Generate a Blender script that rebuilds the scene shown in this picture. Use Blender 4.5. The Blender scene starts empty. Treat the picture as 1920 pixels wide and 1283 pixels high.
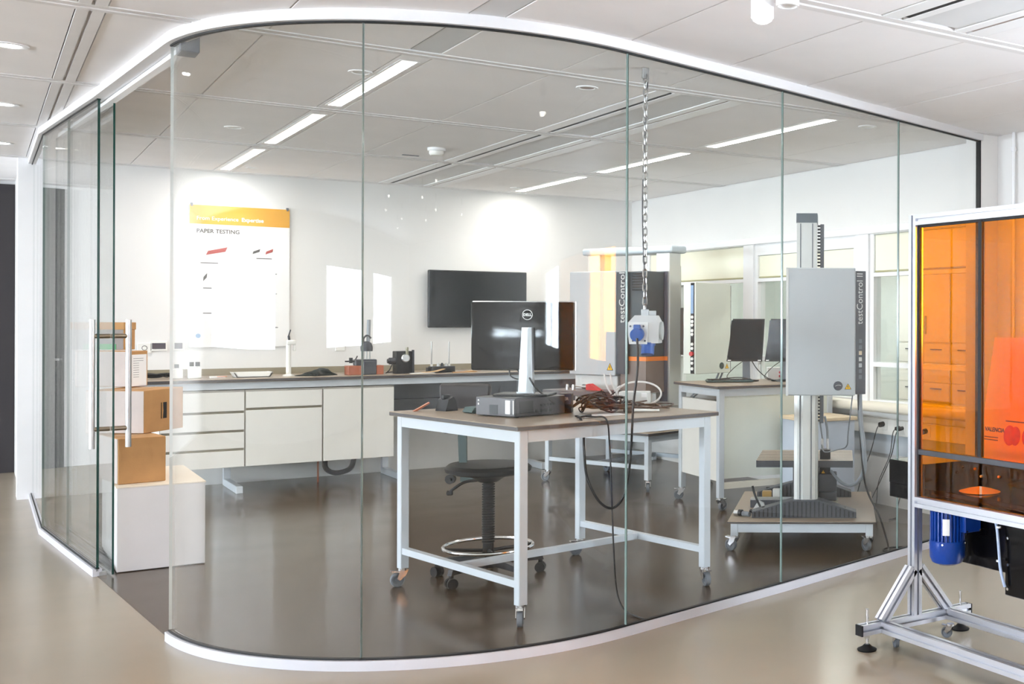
import bpy, bmesh, math, random
from mathutils import Vector, Matrix
random.seed(7)
S = bpy.context.scene
COL = S.collection
PI = math.pi

# ------------------------------------------------------------------ camera
YAW = math.radians(37.5)
F_PX, CX, CY, ROLL = 2125.0, 1580.0, 600.5, 0.0033
cd = bpy.data.cameras.new('camera')
cd.sensor_width = 36.0
cd.lens = F_PX / 1920 * 36.0
cd.shift_x = (960 - CX) / 1920
cd.shift_y = (CY - 641.5) / 1920
cd.clip_end = 200
cam = bpy.data.objects.new('camera', cd)
COL.objects.link(cam)
right = Vector((math.cos(YAW), -math.sin(YAW), 0))
fwd = Vector((math.sin(YAW), math.cos(YAW), 0))
up = Vector((0, 0, 1))
cr = (right + up * ROLL).normalized()
cu = (up - right * ROLL).normalized()
m = Matrix((cr, cu, -fwd)).transposed().to_4x4()
m.translation = (0, 0, 1.40)
cam.matrix_world = m
S.camera = cam

# ------------------------------------------------------------------ world, view
wd = bpy.data.worlds.new('sky')
S.world = wd
wd.use_nodes = True
bg = wd.node_tree.nodes['Background']
bg.inputs[0].default_value = (0.91, 0.97, 1.12, 1)
bg.inputs[1].default_value = 28.0
S.view_settings.view_transform = 'Standard'
S.view_settings.look = 'None'
S.view_settings.gamma = 1
S.view_settings.use_curve_mapping = False
S.view_settings.exposure = 0.9
S.cycles.use_denoising = True
S.cycles.transparent_max_bounces = 40
S.cycles.max_bounces = 7
S.cycles.diffuse_bounces = 4
S.cycles.glossy_bounces = 3
S.cycles.use_adaptive_sampling = True
S.cycles.adaptive_threshold = 0.1
S.cycles.adaptive_min_samples = 20
S.cycles.caustics_reflective = False
S.cycles.caustics_refractive = False
S.cycles.sample_clamp_indirect = 6.0


def portal(name, loc, rot, sx, sy):
    l = bpy.data.lights.new(name, 'AREA')
    l.shape = 'RECTANGLE'
    l.size, l.size_y = sx, sy
    l.cycles.is_portal = True
    o = bpy.data.objects.new(name, l)
    COL.objects.link(o)
    o.location, o.rotation_euler = loc, rot
    return o


portal('daylight_portal_left', (-8.2, 3.0, 1.64), (0, -PI / 2, 0), 1.3, 17)
portal('daylight_portal_right', (5.72, -2.2, 1.64), (0, PI / 2, 0), 1.3, 9.0)


# ------------------------------------------------------------------ materials
def lin(c):
    return tuple(((v / 255) / 12.92 if v / 255 <= 0.04045 else ((v / 255 + 0.055) / 1.055) ** 2.4) for v in c)


MATS = {}


def M(name, col, rough=0.5, metal=0.0, var=0.05, scale=6.0, bump=0.0, spec=0.5, coat=0.0, emit=None, es=0.0):
    if name in MATS:
        return MATS[name]
    m = bpy.data.materials.new(name)
    m.use_nodes = True
    nt = m.node_tree
    b = nt.nodes['Principled BSDF']
    c = lin(col)
    tc = nt.nodes.new('ShaderNodeTexCoord')
    nz = nt.nodes.new('ShaderNodeTexNoise')
    nz.inputs['Scale'].default_value = scale
    nz.inputs['Detail'].default_value = 4
    nt.links.new(tc.outputs['Object'], nz.inputs['Vector'])
    rp = nt.nodes.new('ShaderNodeValToRGB')
    rp.color_ramp.elements[0].position = 0.3
    rp.color_ramp.elements[1].position = 0.7
    rp.color_ramp.elements[0].color = tuple(max(0, v * (1 - var)) for v in c) + (1,)
    rp.color_ramp.elements[1].color = tuple(min(1, v * (1 + var)) for v in c) + (1,)
    nt.links.new(nz.outputs['Fac'], rp.inputs['Fac'])
    nt.links.new(rp.outputs['Color'], b.inputs['Base Color'])
    b.inputs['Roughness'].default_value = rough
    b.inputs['Metallic'].default_value = metal
    b.inputs['Specular IOR Level'].default_value = spec
    b.inputs['Coat Weight'].default_value = coat
    b.inputs['Coat Roughness'].default_value = 0.1
    if emit:
        b.inputs['Emission Color'].default_value = lin(emit) + (1,)
        b.inputs['Emission Strength'].default_value = es
    if bump:
        bp = nt.nodes.new('ShaderNodeBump')
        bp.inputs['Strength'].default_value = bump
        bp.inputs['Distance'].default_value = 0.01
        n2 = nt.nodes.new('ShaderNodeTexNoise')
        n2.inputs['Scale'].default_value = scale * 12
        nt.links.new(tc.outputs['Object'], n2.inputs['Vector'])
        nt.links.new(n2.outputs['Fac'], bp.inputs['Height'])
        nt.links.new(bp.outputs['Normal'], b.inputs['Normal'])
    MATS[name] = m
    return m


def glass_mat(name, tint, ior=1.5, rough=0.0, refl=1.0):
    m = bpy.data.materials.new(name)
    m.use_nodes = True
    nt = m.node_tree
    nt.nodes.clear()
    out = nt.nodes.new('ShaderNodeOutputMaterial')
    mix = nt.nodes.new('ShaderNodeMixShader')
    tr = nt.nodes.new('ShaderNodeBsdfTransparent')
    gl = nt.nodes.new('ShaderNodeBsdfGlossy')
    # Schlick reflectance, the same from both faces of the sheet
    f0 = ((ior - 1) / (ior + 1)) ** 2 * refl
    fr = nt.nodes.new('ShaderNodeLayerWeight')
    fr.inputs['Blend'].default_value = 0.5
    pw_ = nt.nodes.new('ShaderNodeMath')
    pw_.operation = 'POWER'
    pw_.inputs[1].default_value = 5.0
    mu = nt.nodes.new('ShaderNodeMath')
    mu.operation = 'MULTIPLY_ADD'
    mu.inputs[1].default_value = 1 - f0
    mu.inputs[2].default_value = f0
    tr.inputs['Color'].default_value = tuple(tint) + (1,)
    gl.inputs['Color'].default_value = (1, 1, 1, 1)
    gl.inputs['Roughness'].default_value = rough
    nt.links.new(fr.outputs['Facing'], pw_.inputs[0])
    nt.links.new(pw_.outputs[0], mu.inputs[0])
    nt.links.new(mu.outputs[0], mix.inputs[0])
    nt.links.new(tr.outputs[0], mix.inputs[1])
    nt.links.new(gl.outputs[0], mix.inputs[2])
    nt.links.new(mix.outputs[0], out.inputs[0])
    MATS[name] = m
    return m


def floor_mat(name, col, rough):
    """poured resin floor: soft mottling, slightly uneven gloss"""
    m = M(name, col, rough, var=0.05, scale=1.3, spec=0.5)
    nt = m.node_tree
    b = nt.nodes['Principled BSDF']
    tc = nt.nodes.new('ShaderNodeTexCoord')
    n = nt.nodes.new('ShaderNodeTexNoise')
    n.inputs['Scale'].default_value = 2.5
    n.inputs['Detail'].default_value = 6
    mr = nt.nodes.new('ShaderNodeMapRange')
    mr.inputs['To Min'].default_value = rough - 0.05
    mr.inputs['To Max'].default_value = rough + 0.06
    nt.links.new(tc.outputs['Object'], n.inputs['Vector'])
    nt.links.new(n.outputs['Fac'], mr.inputs['Value'])
    nt.links.new(mr.outputs['Result'], b.inputs['Roughness'])
    return m


GLASS = glass_mat('clear_glass', (0.975, 0.985, 0.98), 1.5, refl=0.55)
WGLASS = glass_mat('window_glass', (0.95, 0.975, 0.966), 1.45)
ORANGE = glass_mat('orange_acrylic', (1.0, 0.53, 0.035), 1.45)
TUBEG = glass_mat('clear_plastic', (0.85, 0.88, 0.92), 1.45)
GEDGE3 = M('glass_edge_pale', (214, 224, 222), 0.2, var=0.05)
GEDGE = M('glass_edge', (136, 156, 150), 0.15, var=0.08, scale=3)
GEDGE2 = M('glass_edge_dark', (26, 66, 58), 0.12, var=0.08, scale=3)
WHITE = M('white_wall', (234, 232, 229), 0.75, var=0.015, scale=2, bump=0.02)
WTRIM = M('white_lacquer', (244, 244, 245), 0.35, var=0.01)
WPLAS = M('white_plastic', (240, 238, 232), 0.4, var=0.02)
TILE = M('ceiling_tile', (247, 245, 245), 0.85, var=0.02, scale=3, bump=0.03)
BEAM = M('ceiling_profile', (232, 230, 229), 0.8, var=0.02)
GREYP = M('ceiling_grey_panel', (222, 223, 224), 0.6, var=0.02)
BLACK = M('black_slot', (18, 17, 17), 0.6)
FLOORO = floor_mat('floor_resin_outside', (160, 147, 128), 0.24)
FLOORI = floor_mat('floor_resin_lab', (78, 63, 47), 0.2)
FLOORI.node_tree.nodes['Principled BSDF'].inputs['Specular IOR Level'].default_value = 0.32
DARKW = M('dark_wall_paint', (46, 42, 44), 0.6)
FRAME = M('light_grey_steel', (206, 211, 216), 0.4, var=0.02)
LAMI = M('laminate_top', (154, 137, 119), 0.35, var=0.05, scale=14)
LEDGE = M('laminate_edge', (78, 74, 74), 0.5)
CABW = M('cabinet_white', (238, 234, 226), 0.4, var=0.012)
KRAFT = M('kraft_cardboard', (190, 142, 92), 0.85, var=0.07, scale=10, bump=0.05)
KRAFTP = M('veiled_cardboard', (206, 192, 186), 0.8, var=0.05, scale=10, bump=0.04)  # kraft with the pale veil of the reflecting glass in its colour
CHROME = M('chrome', (222, 222, 224), 0.12, 1.0)
STEEL = M('brushed_steel', (190, 190, 190), 0.3, 1.0, var=0.08, scale=20)
ALU = M('anodised_aluminium', (212, 214, 222), 0.33, 0.75, var=0.03)
ALUW = M('aluminium_column', (200, 200, 196), 0.32, 0.6, var=0.03)
GRUB = M('grey_rubber', (112, 116, 122), 0.6)
BRUB = M('black_rubber', (20, 20, 21), 0.6, spec=0.3)
BPLAS = M('black_plastic', (26, 26, 28), 0.45, spec=0.35)
BGLOSS = M('gloss_black', (14, 13, 14), 0.1, spec=0.3)
DGREY = M('dark_grey_paint', (66, 68, 74), 0.45)
DGREEN = M('dark_slate_cover', (62, 72, 76), 0.45)
MGREY = M('machine_grey', (186, 190, 192), 0.4, var=0.02)
LGREY = M('machine_light_grey', (214, 214, 210), 0.4, var=0.02)
BEIGE = M('machine_beige', (224, 226, 214), 0.4, var=0.02)
TAUPE = M('machine_taupe', (150, 132, 124), 0.45, var=0.04)
OSTRIPE = M('orange_paint', (236, 130, 48), 0.4)
YELL = M('warning_yellow', (244, 190, 40), 0.45)
BLUE = M('socket_blue', (30, 84, 160), 0.4)
MBLUE = M('motor_blue', (14, 62, 150), 0.28, var=0.08, coat=0.3)
RED = M('red_paint', (196, 40, 44), 0.35)
GREEN = M('green_plastic', (70, 160, 90), 0.5)
PAPER = M('white_paper', (242, 240, 238), 0.8, var=0.01)
INK = M('grey_ink', (92, 90, 90), 0.8)
WINK = M('white_ink', (250, 248, 244), 0.7)
POSTY = M('poster_orange', (228, 168, 62), 0.55, var=0.03)
PBLU = M('pale_blue_ink', (140, 168, 200), 0.7)
PRED = M('dull_red_ink', (176, 84, 80), 0.7)
TEAL = M('teal_grey_plastic', (58, 78, 76), 0.5)
CLOTH = M('dark_cloth', (26, 34, 32), 0.95, var=0.2, scale=20, bump=0.3)
COPPER = M('copper_brown', (170, 92, 60), 0.5, var=0.1)
CABLEK = M('black_cable', (26, 24, 24), 0.45)
CABLEB = M('brown_cable', (84, 60, 44), 0.5)
CABLEW = M('white_cable', (214, 208, 202), 0.45)
CABLEG = M('grey_cable', (150, 156, 162), 0.45)
SCREEN = M('dark_screen', (20, 24, 26), 0.16, spec=0.25)
CREAM = M('cream_blind', (246, 244, 222), 0.8, var=0.01, emit=(246, 244, 222), es=0.0)
SILLM = M('window_sill_cream', (238, 230, 212), 0.45, var=0.02)
LED = M('lamp_diffuser', (255, 250, 240), 0.5, emit=(255, 242, 228), es=0.95)
LED2 = M('spot_lens', (255, 250, 240), 0.5, emit=(255, 250, 240), es=12.0)
PURP = M('violet_led', (70, 50, 200), 0.4, emit=(90, 70, 255), es=1.2)
OUTW = M('next_room_paint', (226, 233, 230), 0.8, var=0.02)
OUTG = M('pale_concrete', (236, 234, 230), 0.9, var=0.06, scale=3)
FRUIT = M('fruit_print', (206, 84, 40), 0.7, var=0.15, scale=30)


# ------------------------------------------------------------------ mesh helpers
def BM():
    return bmesh.new()


def box(bm, x0, x1, y0, y1, z0, z1, bev=0.0, seg=1):
    t = bmesh.new() if bev else bm
    v = [t.verts.new((x, y, z)) for z in (z0, z1) for y in (y0, y1) for x in (x0, x1)]
    for f in ((0, 2, 3, 1), (4, 5, 7, 6), (0, 1, 5, 4), (2, 6, 7, 3), (0, 4, 6, 2), (1, 3, 7, 5)):
        t.faces.new([v[i] for i in f])
    if bev:
        bmesh.ops.bevel(t, geom=list(t.edges), offset=bev, segments=seg, affect='EDGES', profile=0.5)
        merge(bm, t)
    return bm


def merge(bm, t):
    me = bpy.data.meshes.new('tmp')
    t.to_mesh(me)
    t.free()
    bm.from_mesh(me)
    bpy.data.meshes.remove(me)


def frame_for(d):
    d = d.normalized()
    a = Vector((0, 0, 1)) if abs(d.z) < 0.9 else Vector((1, 0, 0))
    u = d.cross(a).normalized()
    return u, d.cross(u).normalized()


def cyl(bm, p0, p1, r, n=16, r2=None, caps=True):
    p0, p1 = Vector(p0), Vector(p1)
    r2 = r if r2 is None else r2
    u, w = frame_for(p1 - p0)
    a = [bm.verts.new(p0 + (u * math.cos(t) + w * math.sin(t)) * r) for t in [2 * PI * i / n for i in range(n)]]
    b = [bm.verts.new(p1 + (u * math.cos(t) + w * math.sin(t)) * r2) for t in [2 * PI * i / n for i in range(n)]]
    for i in range(n):
        j = (i + 1) % n
        bm.faces.new((a[i], b[i], b[j], a[j]))
    if caps:
        bm.faces.new(a)
        bm.faces.new(b[::-1])
    return bm


def smooth_path(pts, k=6):
    P = [Vector(p) for p in pts]
    if len(P) < 3:
        return P
    out = []
    for i in range(len(P) - 1):
        p0 = P[max(i - 1, 0)]
        p1, p2 = P[i], P[i + 1]
        p3 = P[min(i + 2, len(P) - 1)]
        for s in range(k):
            t = s / k
            out.append(0.5 * ((2 * p1) + (p2 - p0) * t + (2 * p0 - 5 * p1 + 4 * p2 - p3) * t * t + (3 * p1 - p0 - 3 * p2 + p3) * t ** 3))
    out.append(P[-1])
    return out


def tube(bm, pts, r, n=8, k=6, closed=False):
    P = smooth_path(pts, k) if k > 1 else [Vector(p) for p in pts]
    rings = []
    N = len(P)
    u = None
    for i, p in enumerate(P):
        d = (P[(i + 1) % N] - P[i - 1]) if closed else (P[min(i + 1, N - 1)] - P[max(i - 1, 0)])
        if d.length < 1e-7:
            d = Vector((0, 0, 1))
        d.normalize()
        if u is None:
            u, _ = frame_for(d)
        u = (u - d * u.dot(d)).normalized()
        w = d.cross(u)
        rings.append([bm.verts.new(p + (u * math.cos(2 * PI * j / n) + w * math.sin(2 * PI * j / n)) * r) for j in range(n)])
    for i in range(N if closed else N - 1):
        a, b = rings[i], rings[(i + 1) % N]
        for j in range(n):
            bm.faces.new((a[j], b[j], b[(j + 1) % n], a[(j + 1) % n]))
    if not closed:
        bm.faces.new(rings[0][::-1])
        bm.faces.new(rings[-1])
    return bm


def lathe(bm, prof, c=(0, 0, 0), n=24):
    c = Vector(c)
    rings = []
    for r, z in prof:
        if r < 1e-5:
            rings.append([bm.verts.new(c + Vector((0, 0, z)))])
        else:
            rings.append([bm.verts.new(c + Vector((r * math.cos(2 * PI * j / n), r * math.sin(2 * PI * j / n), z))) for j in range(n)])
    for a, b in zip(rings, rings[1:]):
        for j in range(n):
            k = (j + 1) % n
            if len(a) == 1 and len(b) == 1:
                continue
            if len(a) == 1:
                bm.faces.new((a[0], b[k], b[j]))
            elif len(b) == 1:
                bm.faces.new((a[j], a[k], b[0]))
            else:
                bm.faces.new((a[j], a[k], b[k], b[j]))
    return bm


def prism(bm, poly, a0, a1, axis='z'):
    """extrude a 2D polygon along an axis; poly is (x,y) for z, (x,z) for y, (y,z) for x"""
    def mk(p, a):
        return {'z': (p[0], p[1], a), 'y': (p[0], a, p[1]), 'x': (a, p[0], p[1])}[axis]
    A = [bm.verts.new(mk(p, a0)) for p in poly]
    B = [bm.verts.new(mk(p, a1)) for p in poly]
    n = len(poly)
    for i in range(n):
        j = (i + 1) % n
        bm.faces.new((A[i], A[j], B[j], B[i]))
    bm.faces.new(A[::-1])
    bm.faces.new(B)
    return bm


def tslot(bm, p0, p1, s=0.045):
    """aluminium slot profile between two points"""
    p0, p1 = Vector(p0), Vector(p1)
    d = (p1 - p0).normalized()
    u, w = frame_for(d)
    h, g, dp = s / 2, s * 0.12, s * 0.28
    pts = []
    for q in range(4):
        c, sn = math.cos(q * PI / 2), math.sin(q * PI / 2)
        for a, b in ((h, -h), (h, -g), (h - dp, -g), (h - dp, g), (h, g)):
            pts.append((a * c - b * sn, a * sn + b * c))
    A = [bm.verts.new(p0 + u * a + w * b) for a, b in pts]
    B = [bm.verts.new(p1 + u * a + w * b) for a, b in pts]
    n = len(pts)
    for i in range(n):
        bm.faces.new((A[i], A[(i + 1) % n], B[(i + 1) % n], B[i]))
    bm.faces.new(A[::-1])
    bm.faces.new(B)
    return bm


def finish(bm, smooth):
    bmesh.ops.recalc_face_normals(bm, faces=bm.faces)
    if smooth:
        for f in bm.faces:
            f.smooth = True
        for e in bm.edges:
            if len(e.link_faces) == 2 and e.calc_face_angle(0) > 0.6:
                e.smooth = False


def obj(name, bm, mat, parent=None, smooth=False, loc=None, rot=None, label=None, edge=None):
    """one mesh object; edge = second material for every face that is not horizontal"""
    finish(bm, smooth)
    me = bpy.data.meshes.new(name)
    if edge is not None:
        for f in bm.faces:
            f.material_index = 0 if abs(f.normal.z) > 0.7 else 1
    bm.to_mesh(me)
    bm.free()
    me.materials.append(mat)
    if edge is not None:
        me.materials.append(edge)
    return link(name, me, parent, loc, rot, label)


def pieces(name, bm, mat, parent=None, smooth=False):
    """the same, but every loose piece becomes an object of its own"""
    left = set(bm.verts)
    out = []
    while left:
        st = [left.pop()]
        isl = set(st)
        while st:
            v = st.pop()
            for e in v.link_edges:
                w_ = e.other_vert(v)
                if w_ not in isl:
                    isl.add(w_)
                    left.discard(w_)
                    st.append(w_)
        nb = bmesh.new()
        mp = {v: nb.verts.new(v.co) for v in isl}
        fs = {f for v in isl for f in v.link_faces}
        for f in fs:
            nb.faces.new([mp[v] for v in f.verts])
        out.append(obj(name, nb, mat, parent, smooth))
    bm.free()
    return out


def link(name, me, parent=None, loc=None, rot=None, label=None):
    o = bpy.data.objects.new(name, me)
    COL.objects.link(o)
    if parent is not None:
        o.parent = parent
    if loc is not None:
        o.location = loc
    if rot is not None:
        o.rotation_euler = rot
    if label:
        o['label'] = label
    return o


def thing(name, label, cat, loc=(0, 0, 0), rz=0.0, group=None):
    o = bpy.data.objects.new(name, None)
    COL.objects.link(o)
    o.location = loc
    o.rotation_euler = (0, 0, rz)
    return tag(o, label, cat, group)


def tag(o, label, cat, group=None):
    o['label'] = label
    o['category'] = cat
    if group:
        o['group'] = group
    return o


def struct(o, label=None):
    o['kind'] = 'structure'
    if label:
        o['label'] = label
    return o


def text(name, s, size, mat, parent, mtx, align='LEFT', bold=0.0):
    cu_ = bpy.data.curves.new(name, 'FONT')
    cu_.body = s
    cu_.size = size
    cu_.extrude = 0.0006
    cu_.offset = bold
    cu_.resolution_u = 3
    cu_.align_x = align
    t = bpy.data.objects.new(name + '_src', cu_)
    COL.objects.link(t)
    dg = bpy.context.evaluated_depsgraph_get()
    me = bpy.data.meshes.new_from_object(t.evaluated_get(dg))
    bpy.data.objects.remove(t)
    bpy.data.curves.remove(cu_)
    me.materials.clear()
    me.materials.append(mat)
    o = bpy.data.objects.new(name, me)
    COL.objects.link(o)
    o.parent = parent
    o.matrix_local = mtx
    return o


def tmat(origin, xdir, ydir):
    x, y = Vector(xdir).normalized(), Vector(ydir).normalized()
    z = x.cross(y)
    mm = Matrix((x, y, z)).transposed().to_4x4()
    mm.translation = Vector(origin)
    return mm


# ================================================================== SETTING
H = 2.63
# plan of the glass line, from the rear wall round the curve to the window wall
STRAIGHT_L = [(0.365, 10.74), (0.362, 8.97), (0.449, 8.13), (0.537, 7.31)]
ARC_C, ARC_R = (1.955, 5.798), 1.277
CURVE = []
for k_ in range(51):
    a_ = math.radians(-174.7 + k_ * (174.7 - 74.4) / 50)
    CURVE.append((ARC_C[0] + ARC_R * math.cos(a_), ARC_C[1] + ARC_R * math.sin(a_)))
STRAIGHT_R = [(3.31, 4.83), (4.345, 5.125), (5.265, 5.385)]
i680 = min(range(len(CURVE)), key=lambda i: (CURVE[i][0] - 1.229) ** 2 + (CURVE[i][1] - 4.746) ** 2)

# floors
b = BM()
box(b, -8.6, 5.6, -8.6, 14, -0.12, 0)
struct(obj('floor', b, FLOORO), 'glossy greige resin floor of the hall')
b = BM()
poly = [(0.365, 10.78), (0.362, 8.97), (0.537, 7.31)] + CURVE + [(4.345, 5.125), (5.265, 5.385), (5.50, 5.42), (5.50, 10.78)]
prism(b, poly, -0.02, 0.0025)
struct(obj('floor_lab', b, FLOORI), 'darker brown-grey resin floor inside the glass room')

# ceiling slab with the visible tiles as pieces
b = BM()
box(b, -8.6, 5.6, -8.6, 14, 2.66, 2.8)
box(b, -8.6, 5.6, -8.6, 1.75, H, 2.66)
box(b, -8.6, -2.4, 1.75, 14, H, 2.66)
box(b, -2.4, 5.6, 12.6, 14, H, 2.66)
ceiling = struct(obj('ceiling', b, TILE), 'white panelled ceiling')
COLS = [(-2.36, -1.62), (-1.62, -0.88), (-0.88, -0.28), (-0.28, 0.32), (0.42, 0.995), (0.995, 1.58), (1.72, 2.30), (2.30, 2.90), (3.47, 4.09), (4.24, 4.84), (4.84, 5.46)]
ROWS = [3.585 - 1.785 + 1.785 * i for i in range(0, 7)]
tile_cache = {}
for i in range(len(ROWS) - 1):
    y0, y1 = ROWS[i] + 0.056, ROWS[i + 1] - 0.056
    for x0, x1 in COLS:
        w, l = round(x1 - x0 - 0.005, 3), round(y1 - y0, 3)
        if (w, l) not in tile_cache:
            b = BM()
            box(b, 0, w, 0, l, H, H + 0.02, bev=0.002)
            finish(b, False)
            me = bpy.data.meshes.new('tile')
            b.to_mesh(me)
            b.free()
            me.materials.append(TILE)
            tile_cache[(w, l)] = me
        link('tile', tile_cache[(w, l)], ceiling, (x0 + 0.0025, y0, 0))
for y in ROWS:
    b = BM()
    prism(b, [(y - 0.054, H - 0.004), (y - 0.012, H - 0.004), (y - 0.012, H + 0.006), (y + 0.012, H + 0.006), (y + 0.012, H - 0.004), (y + 0.054, H - 0.004), (y + 0.054, H + 0.03), (y - 0.054, H + 0.03)], -2.4, 5.46, 'x')
    obj('cross_profile', b, BEAM, ceiling)
for i in range(len(ROWS) - 1):
    y0, y1 = ROWS[i] + 0.056, ROWS[i + 1] - 0.056
    b = BM()
    prism(b, [(0.322, H - 0.004), (0.364, H - 0.004), (0.364, H + 0.012), (0.376, H + 0.012), (0.376, H - 0.004), (0.418, H - 0.004), (0.418, H + 0.03), (0.322, H + 0.03)], y0, y1, 'y')
    obj('long_profile', b, BEAM, ceiling)
    plain_row = 3.5 < y0 < 5.2
    if plain_row:
        b = BM()
        box(b, 2.905, 3.465, y0, y1, H, H + 0.02, bev=0.002)
        obj('tile', b, TILE, ceiling)
    else:
        # climate strip with two air slots and a grey panel
        b = BM()
        for xa, xb in ((2.905, 2.985), (3.015, 3.06), (3.30, 3.352), (3.372, 3.465)):
            box(b, xa, xb, y0, y1, H - 0.003, H + 0.02)
        cs = obj('climate_strip', b, WTRIM, ceiling)
        b = BM()
        box(b, 3.062, 3.298, y0 + 0.03, y1 - 0.03, H + 0.002, H + 0.02)
        obj('grey_panel', b, GREYP, cs)
        b = BM()
        box(b, 2.9855, 3.0145, y0 + 0.04, y1 - 0.04, H - 0.001, H + 0.026)
        obj('air_slot', b, BLACK, cs)
        b = BM()
        box(b, 3.3525, 3.3715, y0 + 0.04, y1 - 0.04, H - 0.001, H + 0.02)
        obj('air_slot', b, TAUPE, cs)
    lit = y0 > 5.2
    for xa, xb in ((1.583, 1.717), (4.093, 4.237)):
        b = BM()
        if lit:
            box(b, xa, xa + 0.02, y0, y1, H, H + 0.02)
            box(b, xb - 0.02, xb, y0, y1, H, H + 0.02)
            box(b, xa + 0.02, xb - 0.02, y0, y0 + 0.12, H, H + 0.02)
            box(b, xa + 0.02, xb - 0.02, y1 - 0.12, y1, H, H + 0.02)
        else:
            box(b, xa, xb, y0, y1, H + 0.002, H + 0.02)
        obj('channel_panel', b, TILE if lit or (plain_row and xa > 4) else GREYP, ceiling)
        if lit and y1 < 10.9:
            where = 'over the bench side' if xa < 2 else 'near the window wall'
            nth = 'first' if y0 < 6 else ('second' if y0 < 8 else 'third')
            t = thing('linear_light', f'slim recessed linear ceiling light {where}, {nth} from the glass front', 'ceiling light', (0, 0, 0), group='linear lights in the lab ceiling')
            ya, yb = y0 + 0.125, y1 - 0.125
            b = BM()
            box(b, xa + 0.02, xa + 0.032, ya, yb, H - 0.002, H + 0.02)
            box(b, xb - 0.032, xb - 0.02, ya, yb, H - 0.002, H + 0.02)
            box(b, xa + 0.02, xb - 0.02, ya - 0.004, ya, H - 0.002, H + 0.02)
            box(b, xa + 0.02, xb - 0.02, yb, yb + 0.004, H - 0.002, H + 0.02)
            obj('housing', b, WTRIM, t)
            b = BM()
            box(b, xa + 0.034, xb - 0.034, ya, yb, H + 0.008, H + 0.02)
            obj('diffuser', b, LED, t)
            l = bpy.data.lights.new('linear_light_glow', 'AREA')
            l.shape = 'RECTANGLE'
            l.size, l.size_y = 0.07, yb - ya
            l.energy = 9
            l.color = (1.0, 0.97, 0.93)
            lo = bpy.data.objects.new('linear_light_glow', l)
            COL.objects.link(lo)
            lo.parent = t
            lo.location = ((xa + xb) / 2, (ya + yb) / 2, H + 0.004)

# walls
b = BM()
box(b, 0.30, 5.6, 10.76, 10.92, 0, H + 0.03)
struct(obj('wall_back', b, WHITE), 'white rear wall of the lab')
b = BM()
box(b, 0.30, 0.36, 10.92, 12.72, 0, H + 0.03)
struct(obj('wall_corridor', b, WHITE), 'white end wall beside the dark doorway')
b = BM()
box(b, -8.6, 0.36, 12.72, 12.85, 0, H + 0.03)
struct(obj('wall_end', b, WHITE), 'white wall at the corridor end')
b = BM()
box(b, -0.75, 0.298, 12.68, 12.719, 0.0, 2.60)
d2 = struct(obj('door_2', b, DARKW), 'tall dark door at the corridor end')
b = BM()
box(b, -0.70, -0.67, 12.64, 12.68, 1.0, 1.02)
obj('door_handle', b, STEEL, d2)
b = BM()
box(b, 0.27, 0.30, 10.76, 10.99, 0, H)
box(b, 0.27, 0.385, 10.74, 10.76, 0, H)
struct(obj('trim_1', b, WTRIM), 'white jamb where the glass meets the rear wall')

# window wall of the lab
WX = 5.47
b = BM()
box(b, WX, 5.62, 5.30, 10.92, 0, 0.72)
box(b, WX, 5.62, 5.30, 10.92, 2.07, H + 0.03)
box(b, WX, 5.62, 5.30, 5.50, 0.72, 2.07)
box(b, WX, 5.62, 10.45, 10.92, 0.72, 2.07)
wr = struct(obj('wall_right', b, WHITE), 'white window wall of the lab')
b = BM()
box(b, WX - 0.012, WX + 0.03, 5.45, 10.5, 2.065, 2.122, bev=0.004)
obj('head_trim', b, WTRIM, wr)
b = BM()
box(b, WX - 0.13, 5.60, 5.45, 10.6, 0.712, 0.778, bev=0.025, seg=3)
obj('sill_board', b, SILLM, wr, smooth=True)
b = BM()
box(b, WX - 0.06, WX, 5.45, 10.6, 0.545, 0.66, bev=0.004)
obj('cable_duct', b, WPLAS, wr)
b = BM()
box(b, WX - 0.02, WX, 5.45, 10.6, 0.395, 0.545)
obj('grey_lower_strip', b, M('pale_blue_grey', (196, 203, 210), 0.6), wr)
BAYS = [(5.50, 6.81, True), (6.97, 8.43, False), (8.58, 9.84, True), (9.95, 10.45, True)]
for n, (ya, yb, plain) in enumerate(BAYS):
    b = BM()
    f = 0.045
    top = 2.06 if plain else 1.968
    xa, xb = WX + 0.02, WX + 0.09
    box(b, xa, xb, ya + 0.001, ya + f, 0.779, 2.069)
    box(b, xa, xb, yb - f, yb - 0.001, 0.779, 2.069)
    box(b, xa, xb, ya + f, yb - f, top, 2.069)
    box(b, xa, xb, ya + f, yb - f, 0.779, 0.79)
    box(b, xa, xb, ya + f, yb - f, 1.045, 1.08)
    box(b, xa, xb, ya + f, yb - f, 1.735, 1.765)
    if not plain:
        box(b, xa - 0.003, xb + 0.003, (ya + yb) / 2 - 0.03, (ya + yb) / 2 + 0.03, 0.791, top - 0.001)
    w = struct(obj('window_%d' % (n + 1), b, WTRIM), 'white framed lab window bay')
    for z0, z1 in ((0.79, 1.045), (1.08, 1.735), (1.765, top)):
        b = BM()
        box(b, WX + 0.05, WX + 0.058, ya + f, yb - f, z0, z1)
        obj('pane', b, WGLASS, w)
    b = BM()
    box(b, WX + 0.034, WX + 0.038, ya + f + 0.005, yb - f - 0.005, 1.775, top - 0.005)
    obj('roller_blind', b, CREAM, w)
    b = BM()
    cyl(b, (WX + 0.036, ya + f + 0.005, 1.775), (WX + 0.036, yb - f - 0.005, 1.775), 0.008, 8)
    obj('blind_bar', b, M('blind_bar_olive', (176, 172, 132), 0.5), w)
for n, (ya, yb) in enumerate([(6.81, 6.97), (8.43, 8.58), (9.84, 9.95)]):
    b = BM()
    box(b, WX, 5.60, ya, yb, 0.75, 2.07)
    obj('mullion', b, WTRIM, wr)

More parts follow.
